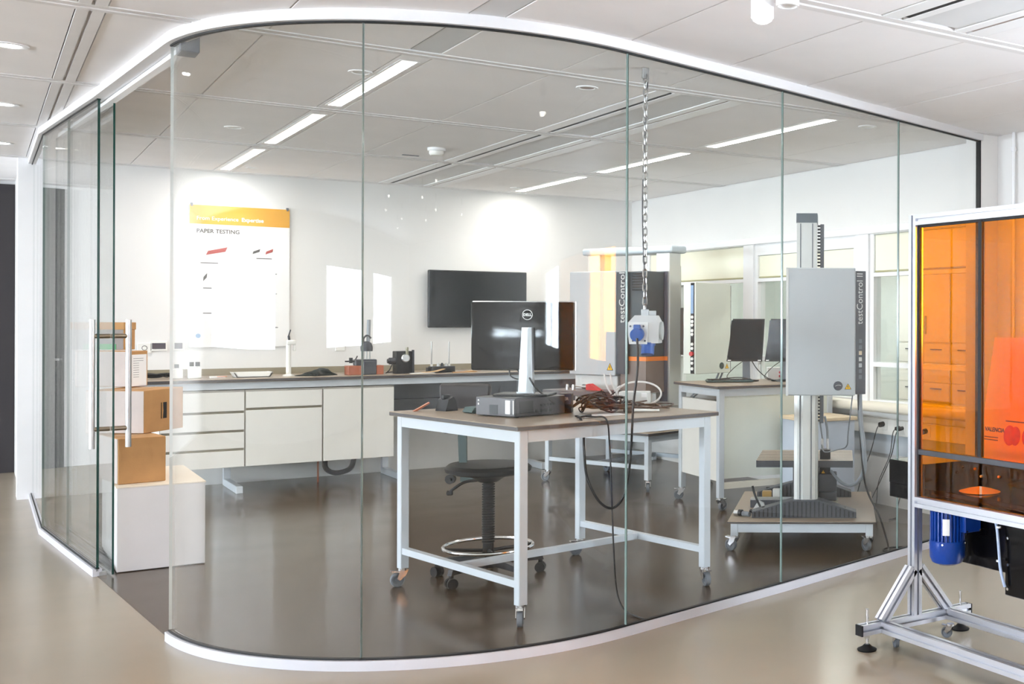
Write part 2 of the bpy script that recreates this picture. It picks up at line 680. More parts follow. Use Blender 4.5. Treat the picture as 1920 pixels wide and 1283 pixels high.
# the neighbouring room seen through the lab windows
b = BM()
box(b, 5.62, 9.0, 3.4, 13.2, -0.12, 0.0)
struct(obj('floor_next_room', b, FLOORO), 'pale floor of the room beyond the windows')
b = BM()
box(b, 5.62, 9.0, 3.4, 13.2, H, 2.75)
struct(obj('ceiling_next_room', b, TILE), 'ceiling of the room beyond the windows')
b = BM()
box(b, 8.85, 9.0, 3.4, 13.2, 0, H)
box(b, 5.62, 8.85, 3.4, 3.5, 0, H)
box(b, 5.62, 8.85, 13.1, 13.2, 0, H)
box(b, 5.60, 5.72, 10.9, 13.1, 0, H)
box(b, 5.62, 5.72, 3.5, 5.32, 0, H)
struct(obj('wall_next_room', b, OUTW), 'pale walls of the room beyond the windows')
for k, y in enumerate((5.2, 7.4, 9.6, 11.8)):  # lamps added to light the neighbouring room, no fixtures in view
    t = thing('added_panel_light', 'unseen square ceiling light added to brighten the room beyond the windows, number %s from the column side' % ('one', 'two', 'three', 'four')[k], 'ceiling light', (7.2, y, H), group='added lights beyond the windows')
    b = BM()
    box(b, -0.3, 0.3, -0.3, 0.3, -0.012, 0)
    obj('frame', b, WTRIM, t)
    b = BM()
    box(b, -0.28, 0.28, -0.28, 0.28, -0.016, -0.012)
    obj('diffuser', b, LED, t)
    l = bpy.data.lights.new('panel_glow', 'AREA')
    l.size = 0.55
    l.energy = 17
    l.color = (1.0, 1.0, 0.98)
    lo = bpy.data.objects.new('panel_glow', l)
    COL.objects.link(lo)
    lo.parent = t
    lo.location = (0, 0, -0.02)
for k in range(3):
    y = 7.32 + k * 0.86
    t = thing('storage_cabinet', ('first', 'second', 'third')[k] + ' white storage cabinet from the column beyond the windows', 'cabinet', (8.4, y, 0), group='cabinets beyond the windows')
    b = BM()
    box(b, 0.02, 0.44, 0.005, 0.845, 0.06, 2.05)
    obj('body', b, CABW, t)
    b = BM()
    box(b, 0.05, 0.44, 0.01, 0.84, 0.001, 0.06)
    obj('plinth', b, DGREY, t)
    for c in range(2):
        ya = 0.008 + c * 0.42
        b = BM()
        box(b, 0, 0.02, ya, ya + 0.414, 1.16, 2.045, bev=0.002)
        d_ = obj('door', b, CABW, t)
        b = BM()
        box(b, -0.02, 0.0, ya + (0.37 if c == 0 else 0.03), ya + (0.384 if c == 0 else 0.044), 1.25, 1.45)
        obj('handle', b, STEEL, d_)
        for r_ in range(5):
            z_ = 0.07 + r_ * 0.216
            b = BM()
            box(b, 0, 0.02, ya, ya + 0.414, z_, z_ + 0.208, bev=0.002)
            d_ = obj('drawer', b, CABW, t)
            b = BM()
            box(b, -0.015, 0.0, ya + 0.12, ya + 0.294, z_ + 0.14, z_ + 0.152)
            obj('handle', b, DGREY, d_)

# hall walls: column and wall to the right, window walls behind the viewpoint
b = BM()
box(b, 5.255, 5.41, 5.36, 5.50, 0, H)
struct(obj('column', b, WHITE), 'white column at the end of the glass wall')
pipe = thing('heating_pipe', 'thin white pipe running up the wall beside the column', 'pipe', (5.385, 5.19, 0))
b = BM()
cyl(b, (0, 0, 0), (0, 0, H), 0.011, 12)
obj('riser', b, WTRIM, pipe, smooth=True)
b = BM()
cyl(b, (0, 0, 2.505), (0, 0, 2.535), 0.017, 12)
cyl(b, (0, 0, 2.52), (0.026, 0, 2.52), 0.006, 8)
obj('clip', b, WTRIM, pipe)


def window_wall(name, axis, pos, a0, a1, bays, label, sg=-1):
    """wall with tall window openings; axis 'x' = wall at constant x"""
    def bx(b, u0, u1, z0, z1, d0=0.0, d1=0.2):
        if axis == 'x':
            box(b, min(pos + sg * d1, pos + sg * d0), max(pos + sg * d1, pos + sg * d0), u0, u1, z0, z1)
        else:
            box(b, u0, u1, pos - d1, pos - d0, z0, z1)
    b = BM()
    bx(b, a0, a1, 0, 1.0)
    bx(b, a0, a1, 2.08, H + 0.03)
    e = [a0] + [v for q in bays for v in q] + [a1]
    for i in range(0, len(e), 2):
        bx(b, e[i], e[i + 1], 1.0, 2.08)
    w = struct(obj(name, b, WHITE), label)
    for u0, u1 in bays:
        b = BM()
        nm = max(2, round((u1 - u0) / 1.5))
        for q_ in range(nm + 1):
            c_ = u0 + 0.03 + (u1 - u0 - 0.06) * q_ / nm
            bx(b, c_ - 0.03, c_ + 0.03, 1.0, 2.08, 0.05, 0.12)
        bx(b, u0, u1, 1.0, 1.05, 0.054, 0.116)
        bx(b, u0, u1, 2.03, 2.08, 0.054, 0.116)
        obj('window_frame', b, WTRIM, w)
        b = BM()
        bx(b, u0 + 0.05, u1 - 0.05, 1.05, 2.03, 0.08, 0.088)
        obj('pane', b, WGLASS, w)
    return w


window_wall('wall_hall', 'x', 5.41, -8.6, 5.42, [(-6.6, -3.4), (0.2, 2.2)], 'white hall wall beyond the glass room, its unseen windows added for daylight', 1)  # window bays out of view, added to bring daylight from the right
window_wall('wall_left', 'x', -8.0, -8.6, 12.72, [(-5.3, -3.0), (-1.8, 1.3), (5.2, 11.4)], 'far hall wall with tall windows')
window_wall('wall_rear', 'y', -8.0, -8.0, 5.6, [], 'plain hall wall behind the viewpoint')

# ------------------------------------------------------------------ glass partition
part = bpy.data.objects.new('wall_glass', None)
COL.objects.link(part)
struct(part, 'curved frameless glass partition around the lab')


def ribbon(path, half, z0, z1, off=0.0):
    b = BM()
    P = [Vector((p[0], p[1])) for p in path]
    rows = []
    for i, p in enumerate(P):
        d = (P[min(i + 1, len(P) - 1)] - P[max(i - 1, 0)]).normalized()
        n = Vector((-d.y, d.x))
        rows.append((p + n * (off + half), p + n * (off - half)))
    vs = [[b.verts.new((q.x, q.y, z)) for q in r for z in (z0, z1)] for r in rows]
    for a, c in zip(vs, vs[1:]):
        b.faces.new((a[0], c[0], c[1], a[1]))
        b.faces.new((a[2], a[3], c[3], c[2]))
        b.faces.new((a[1], c[1], c[3], a[3]))
        b.faces.new((a[0], a[2], c[2], c[0]))
    b.faces.new((vs[0][0], vs[0][1], vs[0][3], vs[0][2]))
    b.faces.new((vs[-1][0], vs[-1][2], vs[-1][3], vs[-1][1]))
    return b


def shorten(path, d0, d1):
    P = [Vector((p[0], p[1])) for p in path]
    P[0] = P[0] + (P[1] - P[0]).normalized() * d0
    P[-1] = P[-1] + (P[-2] - P[-1]).normalized() * d1
    return [(p.x, p.y) for p in P]


GT, GB = 2.584, 0.038


def glass_panel(path, name='glass_panel', parent=part, off=0.0, z0=GB - 0.01, z1=GT + 0.01, edge=GEDGE, t=0.006):
    b = ribbon(path, t, z0, z1, off)
    finish(b, True)
    me = bpy.data.meshes.new(name)
    b.faces.ensure_lookup_table()
    nf = len(b.faces)
    for i, f in enumerate(b.faces):
        f.material_index = 1 if i >= nf - 2 else 0
    b.to_mesh(me)
    b.free()
    me.materials.append(GLASS)
    me.materials.append(edge)
    return link(name, me, parent)


g = 0.002
glass_panel(shorten(STRAIGHT_L[0:2], 0.0, g))
glass_panel(shorten(STRAIGHT_L[1:3], g, g))
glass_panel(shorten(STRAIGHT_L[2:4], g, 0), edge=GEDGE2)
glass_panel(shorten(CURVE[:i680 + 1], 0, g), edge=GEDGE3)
glass_panel(shorten(CURVE[i680:], g, g))
glass_panel(shorten([CURVE[-1], STRAIGHT_R[0]], g, g)) if (Vector(CURVE[-1]) - Vector(STRAIGHT_R[0])).length > 0.05 else None
glass_panel(shorten(STRAIGHT_R[0:2], g, g))
glass_panel(shorten(STRAIGHT_R[1:3], g, 0), edge=BLACK)
RIGHT = CURVE + STRAIGHT_R if (Vector(CURVE[-1]) - Vector(STRAIGHT_R[0])).length > 0.05 else CURVE + STRAIGHT_R[1:]
FULL = STRAIGHT_L + RIGHT
RAILM = M('base_rail_paint', (208, 207, 212), 0.4, var=0.02)
obj('base_rail', ribbon(RIGHT, 0.022, 0, 0.04), RAILM, part)
obj('base_rail', ribbon(STRAIGHT_L, 0.022, 0, 0.04), RAILM, part)
obj('base_seal', ribbon(RIGHT, 0.009, 0.04, 0.047), BLACK, part)
obj('base_seal', ribbon(STRAIGHT_L, 0.009, 0.04, 0.047), BLACK, part)
obj('head_rail', ribbon(FULL, 0.03, 2.585, H + 0.01), M('head_rail_paint', (226, 225, 226), 0.5, var=0.01), part)
obj('head_seal_shadow', ribbon(RIGHT, 0.009, 2.578, 2.585), BLACK, part)  # dark strip draws the shadow line at the glass head along with the seal
obj('head_seal_shadow', ribbon(STRAIGHT_L, 0.009, 2.578, 2.585), BLACK, part)
b = BM()
box(b, 5.247, 5.256, 5.36, 5.40, 0.04, 2.585)
obj('end_seal', b, BLACK, part)

# sliding door, pushed open behind the fixed panels
DD = Vector((0.537 - 0.362, 7.31 - 8.97)).normalized()
DN = Vector((-DD.y, DD.x))            # into the lab
door = bpy.data.objects.new('door_1', None)
COL.objects.link(door)
struct(door, 'frameless sliding glass door standing open')
q0 = Vector((0.362, 8.97)) + DN * 0.06 + DD * 0.05
q1 = Vector((0.537, 7.31)) + DN * 0.06 + DD * 0.06
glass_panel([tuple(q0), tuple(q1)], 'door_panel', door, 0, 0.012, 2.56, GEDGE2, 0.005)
hc = q1 - DD * 0.075
for s in (-1, 1):
    c = hc + DN * (0.085 * s)
    b = BM()
    cyl(b, (c.x, c.y, 0.69), (c.x, c.y, 1.39), 0.0145, 16)
    hb = obj('handle_bar', b, STEEL, door, smooth=True)
    for z in (0.795, 1.30):
        e = hc + DN * (0.004 * s)
        b = BM()
        cyl(b, (c.x, c.y, z), (e.x, e.y, z), 0.0125, 12)
        obj('handle_mount', b, M('bronze_steel', (150, 136, 118), 0.35, 0.9), hb, smooth=True)
T0, T1 = Vector((0.362, 8.97)), Vector((0.672, 5.70))
tr = [tuple(Vector((0.39, 8.9)) + DN * 0.06), tuple(T1 + DN * 0.06)]
obj('door_track', ribbon(tr, 0.018, 2.565, 2.595), WTRIM, door)
obj('track_slot', ribbon([(0.44, 8.6), (0.70, 5.72)], 0.012, 2.590, 2.60), DGREY, door)
b = BM()
box(b, 0.700, 0.775, 5.58, 5.70, 2.545, 2.625, bev=0.004)
obj('track_stop', b, GRUB, door)
b = BM()
p = Vector((0.56, 7.33))
box(b, p.x - 0.015, p.x + 0.02, p.y - 0.02, p.y + 0.02, 0.003, 0.022)
obj('floor_guide', b, STEEL, door)

# ================================================================== SHARED PARTS
CM = {}


def caster_meshes():
    b = BM()
    cyl(b, (0, 0, 0.085), (0, 0, 0.098), 0.026, 16)
    for s in (-1, 1):
        prism(b, [(-0.022, 0.09), (0.018, 0.09), (0.036, 0.045), (0.02, 0.035), (-0.01, 0.06)], s * 0.019 - 0.002, s * 0.019 + 0.002, 'y')
    box(b, -0.022, 0.02, -0.021, 0.021, 0.082, 0.088)
    prism(b, [(0.015, 0.083), (0.06, 0.089), (0.062, 0.083), (0.02, 0.074)], -0.014, 0.014, 'y')
    finish(b, True)
    f = bpy.data.meshes.new('caster')
    b.to_mesh(f)
    b.free()
    f.materials.append(CHROME)
    b = BM()
    c = (0.027, 0, 0.038)
    prof = [(0.0, -0.013), (0.012, -0.013), (0.014, -0.009), (0.026, -0.009), (0.028, -0.014), (0.036, -0.012), (0.038, 0.0), (0.036, 0.012), (0.028, 0.014), (0.026, 0.009), (0.014, 0.009), (0.012, 0.013), (0.0, 0.013)]
    lathe(b, prof, (0, 0, 0), 22)
    for v in b.verts:
        x, y, z = v.co
        v.co = (x + c[0], z + c[1], y + c[2])
    finish(b, True)
    w = bpy.data.meshes.new('wheel')
    b.to_mesh(w)
    b.free()
    w.materials.append(GRUB)
    CM['f'], CM['w'] = f, w


caster_meshes()


def caster(parent, x, y, ang, s=1.0):
    o = link('caster', CM['f'], parent, (x, y, 0.0), (0, 0, ang))
    o.scale = (s, s, s)
    link('wheel', CM['w'], o)
    return o


def bench_table(t, wx, wy, ztop, zleg, zstr, thick=0.022, lw=0.045, apron=0.056, over=0.03, angs=(0, 1, 2, 3), hframe=True):
    """steel-framed laboratory table in local coordinates, legs at 0..wx, 0..wy"""
    b = BM()
    box(b, -over, wx + over, -over, wy + over, ztop - thick, ztop, bev=0.003)
    obj('tabletop', b, LAMI, t, edge=LEDGE)
    za = ztop - thick
    for k, (x, y) in enumerate(((0, 0), (wx - lw, 0), (0, wy - lw), (wx - lw, wy - lw))):
        b = BM()
        box(b, x, x + lw, y, y + lw, zleg, za, bev=0.003)
        obj('leg', b, FRAME, t)
        caster(t, x + lw / 2, y + lw / 2, angs[k])
    for x in (0.002, wx - lw + 0.002):
        b = BM()
        box(b, x, x + lw - 0.004, lw, wy - lw, za - apron, za)
        obj('apron', b, FRAME, t)
    for y in (0.002, wy - lw + 0.002):
        b = BM()
        box(b, lw, wx - lw, y, y + lw - 0.004, za - apron, za)
        obj('apron', b, FRAME, t)
    if hframe:
        for x in (0.006, wx - lw + 0.006):
            b = BM()
            box(b, x, x + 0.033, lw, wy - lw, zstr, zstr + 0.033)
            obj('stretcher', b, FRAME, t)
        b = BM()
        box(b, 0.04, wx - 0.04, wy / 2 - 0.016, wy / 2 + 0.016, zstr, zstr + 0.033)
        obj('stretcher', b, FRAME, t)


def warning_triangle(parent, mtx, s):
    b = BM()
    prism(b, [(-s, -s * 0.6), (s, -s * 0.6), (0, s * 1.1)], 0, 0.0008)
    o = obj('warning_sign', b, BLACK, parent, label='yellow warning triangle')
    o.matrix_local = mtx
    b = BM()
    prism(b, [(-s * 0.8, -s * 0.5), (s * 0.8, -s * 0.5), (0, s * 0.92)], 0.0008, 0.0013)
    obj('sign_face', b, YELL, o)
    b = BM()
    prism(b, [(-s * .12, s * .45), (s * .1, s * .45), (0, s * .1), (s * .16, s * .1), (-s * .06, -s * .38), (0, -s * .02), (-s * .16, -s * .02)], 0.0013, 0.0017)
    obj('sign_bolt', b, BLACK, o)
    return o


# ================================================================== LEFT: CARTONS
t = thing('storage_box', 'large plain white box on the floor under the cardboard cartons', 'box', (0, 0, 0))
b = BM()
box(b, 0.625, 1.052, 7.325, 8.20, 0.006, 0.466, bev=0.003)
obj('body', b, M('white_board', (226, 220, 218), 0.6, var=0.02), t)
b = BM()
box(b, 0.622, 1.055, 7.322, 8.203, 0.466, 0.472)
obj('top_board', b, M('pale_cream_board', (240, 226, 206), 0.6, var=0.02), t)
b = BM()
box(b, 0.635, 1.04, 7.335, 8.19, 0.002, 0.006)
obj('foot_plate', b, BLACK, t)


def carton(name, label, near, rz, w, d, h, left, z, handle=None, tape=True, group='cardboard cartons on the white box'):
    """near = plan position of the near vertical edge; x to the right-rear face (d), y along the left-front face (w)"""
    t = thing(name, label, 'carton', (near[0], near[1], z), rz, group)
    b = BM()
    box(b, 0, d, 0, w, 0.001, h, bev=0.003)
    o = obj('body', b, KRAFT, t)
    if left is not None:
        b = BM()
        box(b, -0.0022, 0.0005, 0.004, w - 0.004, 0.004, h - 0.004)
        obj('veiled_side', b, left, t)
    if tape:
        b = BM()
        box(b, 0.005, d - 0.005, w / 2 - 0.022, w / 2 + 0.022, h, h + 0.0008)
        obj('tape', b, M('packing_tape', (206, 164, 116), 0.3), t)
        b = BM()
        box(b, 0.004, d - 0.004, w / 2 - 0.002, w / 2 + 0.002, h + 0.0008, h + 0.0012)
        obj('seam', b, M('carton_seam', (120, 84, 52), 0.9), t)
    if handle:
        u0, u1, z0, z1 = handle
        b = BM()
        box(b, u0, u1, -0.0015, 0.012, z0, z1)
        obj('hand_hole', b, BLACK, t)
        b = BM()
        prism(b, [(u0 + 0.004, z1), (u0 + 0.014, z1), (u0 + 0.018, (z0 + z1) / 2), (u0 + 0.012, z0), (u0 + 0.004, z0)], -0.004, -0.0016, 'y')
        obj('hole_flap', b, KRAFT, t)
    return t


# lowest carton: near edge, front face along +x
carton('carton', 'lowest kraft carton standing directly on the white box', (0.640, 7.43), math.radians(9), 0.40, 0.236, 0.256, KRAFTP, 0.472)
carton('carton', 'widest kraft carton, second from the bottom, with a hand hole', (0.787, 7.652), math.radians(52.5), 0.34, 0.385, 0.250, KRAFTP, 0.729, (0.16, 0.215, 0.075, 0.17))
t = carton('carton', 'carton with a printed white sheet taped to its end, third from the bottom', (0.752, 8.02), math.radians(49), 0.35, 0.155, 0.217, KRAFTP, 0.982, None, False)
b = BM()
box(b, 0.012, 0.143, -0.0012, 0.0, 0.004, 0.195)
sh = obj('paper_sheet', b, PAPER, t, label='printed white sheet')
b = BM()
for k in range(9):
    z = 0.17 - k * 0.014
    box(b, 0.024, 0.024 + (0.09 if k < 2 else 0.05), -0.0017, -0.0012, z, z + 0.002)
pieces('print_line', b, INK, sh)
t = carton('archive_box', 'small archive box with a lid, topmost of the carton stack', (0.738, 8.228), math.radians(49), 0.34, 0.10, 0.165, M('veiled_grey_board', (150, 140, 136), 0.8), 1.2015, (0.03, 0.068, 0.02, 0.115), False)
b = BM()
box(b, -0.004, 0.104, -0.004, 0.344, 0.125, 0.170, bev=0.002)
obj('lid', b, KRAFT, t)
b = BM()
box(b, -0.005, 0.001, 0.05, 0.26, 0.002, 0.036)
obj('green_label', b, GREEN, t)

# ================================================================== BACK WALL
WB = 10.76
t = thing('poster', 'tall white wall poster with an orange header about paper testing', 'poster', (1.42, WB, 1.157))
b = BM()
box(b, 0, 0.76, -0.022, -0.004, 0, 1.185)
obj('board', b, PAPER, t)
b = BM()
box(b, 0, 0.76, -0.0235, -0.022, 1.028, 1.185)
obj('header', b, POSTY, t)
b = BM()
for x in (0.008, 0.735):
    box(b, x, x + 0.016, -0.026, -0.004, 1.172, 1.20)
pieces('hanger_clip', b, GRUB, t)
text('headline', 'From Experience', 0.045, WINK, t, tmat((0.05, -0.0242, 1.062), (1, 0, 0), (0, 0, 1)))
text('headline', 'Expertise', 0.045, WINK, t, tmat((0.385, -0.0242, 1.062), (1, 0, 0), (0, 0, 1)), bold=0.0012)
text('title', 'PAPER TESTING', 0.046, INK, t, tmat((0.05, -0.0234, 0.955), (1, 0, 0), (0, 0, 1)), bold=0.0012)
random.seed(3)
for (x, z, w, h_, mat_) in ((0.12, 0.77, 0.16, 0.07, PRED), (0.47, 0.79, 0.06, 0.045, INK), (0.57, 0.79, 0.06, 0.05, PRED), (0.10, 0.55, 0.03, 0.07, INK), (0.50, 0.20, 0.04, 0.05, COPPER), (0.56, 0.20, 0.04, 0.05, COPPER)):
    b = BM()
    prism(b, [(x, z), (x + w * 0.9, z + h_ * 0.45), (x + w, z + h_), (x + w * 0.1, z + h_ * 0.5)], -0.0235, -0.022, 'y')
    obj('picture', b, mat_, t)
b = BM()
for (x, z, l) in ((0.08, 0.70, 0.13), (0.10, 0.49, 0.10), (0.50, 0.75, 0.12), (0.60, 0.62, 0.06), (0.60, 0.45, 0.06), (0.10, 0.28, 0.12), (0.50, 0.28, 0.11), (0.60, 0.16, 0.07)):
    box(b, x, x + l, -0.0226, -0.022, z, z + 0.007)
pieces('caption_line', b, INK, t)
b = BM()
cyl(b, (0.065, -0.022, 0.095), (0.065, -0.0236, 0.095), 0.019, 20)
obj('emblem', b, PBLU, t)

t = thing('wall_tv', 'flat black television mounted on the rear wall', 'television', (3.355, WB, 1.318))
b = BM()
box(b, 0, 0.945, -0.075, -0.035, 0, 0.538, bev=0.006)
obj('casing', b, BPLAS, t)
b = BM()
box(b, 0.012, 0.933, -0.077, -0.075, 0.016, 0.526)
obj('screen', b, SCREEN, t)
b = BM()
box(b, 0.3, 0.65, -0.036, -0.001, 0.15, 0.4)
obj('bracket', b, DGREY, t)


def wall_outlet(x, z, w, label, kind):
    t = thing('wall_socket', label, 'socket', (x, WB, z))
    b = BM()
    box(b, -w / 2, w / 2, -0.012, -0.0005, -0.041, 0.041, bev=0.003)
    obj('plate', b, WPLAS, t)
    if kind == 'panel':
        b = BM()
        box(b, -w / 2 + 0.012, w / 2 - 0.012, -0.0135, -0.012, -0.024, 0.024)
        obj('display', b, M('display_grey', (92, 86, 92), 0.3), t)
    elif kind == 'data':
        for s in (-0.014, 0.014):
            b = BM()
            box(b, s - 0.007, s + 0.007, -0.0132, -0.012, -0.006, 0.006)
            obj('jack', b, BLACK, t)
    else:
        b = BM()
        lathe(b, [(0.020, 0), (0.020, 0.002), (0.017, 0.002), (0.016, 0.0)], (0, 0, 0), 20)
        for v in b.verts:
            x_, y_, z_ = v.co
            v.co = (x_, -0.012 - z_, y_)
        obj('socket_ring', b, INK, t)


wall_outlet(1.105, 1.155, 0.10, 'white wall socket behind the carton stack', 'ring')
wall_outlet(1.205, 1.17, 0.12, 'wide dark control panel on the wall left of the poster', 'panel')
wall_outlet(1.345, 1.17, 0.08, 'small dark control panel just left of the poster', 'panel')
wall_outlet(2.60, 1.152, 0.082, 'white data outlet above the copper-based instrument', 'data')
wall_outlet(2.83, 1.160, 0.085, 'white wall socket left of the black dial instrument', 'ring')

# bench: continuous worktop, steel sub-frame, cabinet units
t = thing('worktop', 'long brown laboratory worktop along the rear wall', 'worktop', (0, 0, 0))
b = BM()
box(b, 0.98, 5.44, 9.99, 10.755, 0.893, 0.920, bev=0.003)
obj('board', b, LAMI, t, edge=LEDGE)
b = BM()
box(b, 0.98, 5.44, 10.738, 10.757, 0.920, 0.975)
obj('upstand', b, M('upstand_olive', (150, 140, 118), 0.6), t)
b = BM()
box(b, 1.0, 5.42, 10.02, 10.06, 0.838, 0.893)
obj('front_rail', b, FRAME, t)
b = BM()
box(b, 1.0, 5.42, 10.66, 10.70, 0.838, 0.893)
obj('rear_rail', b, FRAME, t)
for x in (1.66, 2.93, 4.2, 5.35):
    b = BM()
    box(b, x, x + 0.05, 10.62, 10.68, 0.06, 0.84)
    box(b, x, x + 0.05, 10.07, 10.68, 0.002, 0.06, bev=0.004)
    obj('leg', b, FRAME, t)
t = thing('bench_shade_board', 'grey board standing in for the shade behind the open knee space of the bench', 'panel', (0, 0, 0))  # added board: the shade under the worktop put into its grey colour
b = BM()
box(b, 2.90, 5.40, 10.70, 10.735, 0.55, 0.835)
obj('board', b, M('bench_shade_grey', (150, 154, 160), 0.6), t)
b = BM()
box(b, 2.90, 5.40, 10.695, 10.70, 0.66, 0.668)
obj('joint', b, DGREY, t)


def cabinet(x0, x1, label, drawers):
    t = thing('bench_cabinet', label, 'cabinet', ((x0 + x1) / 2, 10.04, 0), group='white cabinets under the worktop')
    w = (x1 - x0) / 2
    b = BM()
    box(b, -w + 0.004, w - 0.004, 0.0, 0.56, 0.222, 0.83)
    obj('body', b, CABW, t)
    zs = drawers
    for a, c in zip(zs, zs[1:]):
        b = BM()
        box(b, -w + 0.006, w - 0.006, -0.022, 0.0, a + 0.001, c - 0.018 if c < 0.8 else c, bev=0.002)
        o = obj('drawer' if c - a < 0.3 else 'door', b, CABW, t)
        if c < 0.8:
            b = BM()
            box(b, -w + 0.012, w - 0.012, -0.012, -0.001, c - 0.018, c + 0.001)
            obj('grip_groove', b, M('groove_olive', (128, 120, 102), 0.7), o)
    b = BM()
    box(b, -w + 0.001, w - 0.001, -0.006, 0.0, 0.222, 0.83)
    obj('seam_frame', b, M('cabinet_seam', (170, 164, 154), 0.6), t)


cabinet(1.13, 1.715, 'white four-drawer cabinet under the worktop behind the cartons', [0.222, 0.37, 0.515, 0.665, 0.815])
cabinet(1.715, 2.29, 'white cabinet with one drawer above a tall door', [0.222, 0.685, 0.815])
cabinet(2.29, 2.862, 'plain white single-door cabinet at the knee space', [0.222, 0.815])
t = thing('waste_trap', 'black drain and copper pipe under the single-door cabinet', 'pipework', (2.40, 10.4, 0))
b = BM()
tube(b, [(0, 0, 0.23), (0, 0, 0.12), (0.08, 0, 0.07), (0.2, 0, 0.10), (0.26, 0.1, 0.20)], 0.022, 10)
obj('drain_pipe', b, BPLAS, t, smooth=True)
b = BM()
cyl(b, (-0.06, 0, 0.004), (-0.06, 0, 0.23), 0.007, 8)
obj('copper_pipe', b, COPPER, t, smooth=True)

# ---- things on the worktop
ZW = 0.9205
t = thing('cable_coil', 'black coiled cable on the worktop beside the carton stack', 'cable', (1.12, 10.42, ZW))
b = BM()
random.seed(5)
tube(b, [(0.13 * math.cos(a) * (1 + 0.15 * math.sin(3 * a)), 0.08 * math.sin(a), 0.012 + 0.012 * (1 + math.sin(2.3 * a))) for a in [k * 0.5 for k in range(38)]], 0.006, 6, 3)
obj('coil', b, CABLEK, t, smooth=True)
for k, (x, y, s, lb) in enumerate(((1.28, 10.33, 1.0, 'small white dispenser with a black head nearest the cartons'), (1.40, 10.30, 1.15, 'larger white dispenser with two black heads left of the white tray'))):
    t = thing('dispenser', lb, 'dispenser', (x, y, ZW))
    b = BM()
    box(b, -0.04 * s, 0.04 * s, -0.035, 0.035, 0, 0.072 * s, bev=0.005)
    obj('body', b, WPLAS, t)
    for q in ((0.0,) if k == 0 else (-0.02, 0.022)):
        b = BM()
        box(b, q - 0.014, q + 0.014, -0.016, 0.016, 0.083 * s, 0.112 * s)
        hd = obj('head', b, BLACK, t)
        b = BM()
        cyl(b, (q, 0, 0.07 * s), (q, 0, 0.084 * s), 0.006, 8)
        obj('stem', b, WPLAS, hd)
t = thing('paper_pad', 'small folded papers and an orange strip right of the dispensers', 'paper', (1.555, 10.25, ZW))
b = BM()
prism(b, [(-0.06, -0.06), (0.05, -0.05), (0.06, 0.07), (-0.05, 0.06)], 0, 0.012)
obj('sheets', b, PAPER, t)
b = BM()
prism(b, [(-0.01, -0.075), (0.06, -0.062), (0.058, -0.052), (-0.012, -0.063)], 0.012, 0.015)
obj('strip', b, OSTRIPE, t)
t = thing('plastic_tray', 'shallow white plastic tray on the worktop below the poster', 'tray', (1.80, 10.25, ZW))
b = BM()
prism(b, [(-0.12, 0.0), (0.12, 0.0), (0.145, 0.042), (0.135, 0.042), (0.112, 0.008), (-0.112, 0.008), (-0.135, 0.042), (-0.145, 0.042)], -0.09, 0.09, 'y')
for y in (-0.09, 0.086):
    prism(b, [(-0.12, 0.001), (0.12, 0.001), (0.144, 0.041), (-0.144, 0.041)], y, y + 0.004, 'y')
obj('shell', b, WPLAS, t)
t = thing('stand_pole', 'slim white instrument pole with a clamp head on the worktop', 'stand', (2.07, 10.22, ZW))
b = BM()
lathe(b, [(0.0, 0), (0.045, 0), (0.045, 0.012), (0.020, 0.018), (0.019, 0.26), (0.0, 0.262)], (0, 0, 0), 18)
obj('pole', b, WPLAS, t, smooth=True)
b = BM()
box(b, -0.015, 0.055, -0.02, 0.02, 0.26, 0.30, bev=0.008, seg=2)
box(b, 0.035, 0.055, -0.012, 0.012, 0.21, 0.27, bev=0.004)
obj('clamp_head', b, WPLAS, t, smooth=True)
b = BM()
cyl(b, (0.005, 0, 0.295), (0.0, 0, 0.335), 0.009, 10)
cyl(b, (0.0, 0, 0.335), (0.015, 0, 0.385), 0.005, 8)
obj('stylus', b, DGREY, t, smooth=True)
t = thing('cloth', 'crumpled dark cloth lying on the worktop right of the white pole', 'cloth', (2.30, 10.22, ZW))
b = BM()
bmesh.ops.create_icosphere(b, subdivisions=4, radius=1.0)
random.seed(11)
ph = [random.uniform(0, 6) for _ in range(8)]
for v in b.verts:
    x, y, z = v.co
    n = 0.18 * math.sin(5 * x + ph[0]) * math.cos(4 * y + ph[1]) + 0.12 * math.sin(9 * x + 3 * y + ph[2]) + 0.1 * math.sin(11 * y - 4 * z + ph[3])
    k = 1 + n
    hgt = 0.036 * (1.0 + 0.5 * math.sin(3.2 * x + 1.2)) * max(z, -0.1) * k
    v.co = (0.145 * x * k, 0.075 * y * k, max(0.0, hgt) + 0.001)
obj('fabric', b, CLOTH, t, smooth=True)

t = thing('copper_instrument', 'bench instrument with copper-coloured end blocks and a blue-grey upright', 'instrument', (2.655, 10.2, ZW))
for x in (-0.14, 0.09):
    b = BM()
    box(b, x, x + (0.115 if x < 0 else 0.06), -0.06, 0.06, 0, 0.078, bev=0.003)
    obj('copper_block', b, COPPER, t)
b = BM()
box(b, -0.02, 0.088, -0.07, 0.07, 0, 0.115, bev=0.006)
box(b, -0.075, 0.1, -0.04, 0.05, 0.078, 0.13, bev=0.006)
obj('body', b, DGREY, t)
b = BM()
for x in (0.0, 0.025, 0.05):
    cyl(b, (x, 0, 0.13), (x, 0, 0.205), 0.006, 10)
pieces('pin', b, STEEL, t, smooth=True)
b = BM()
lathe(b, [(0.0, 0.2), (0.048, 0.2), (0.05, 0.235), (0.038, 0.27), (0.015, 0.285), (0, 0.285)], (0.025, 0, 0), 16)
obj('head', b, DGREY, t, smooth=True)
b = BM()
cyl(b, (0.04, 0.01, 0.28), (0.045, 0.01, 0.47), 0.016, 12)
obj('cylinder', b, CABLEG, t, smooth=True)
b = BM()
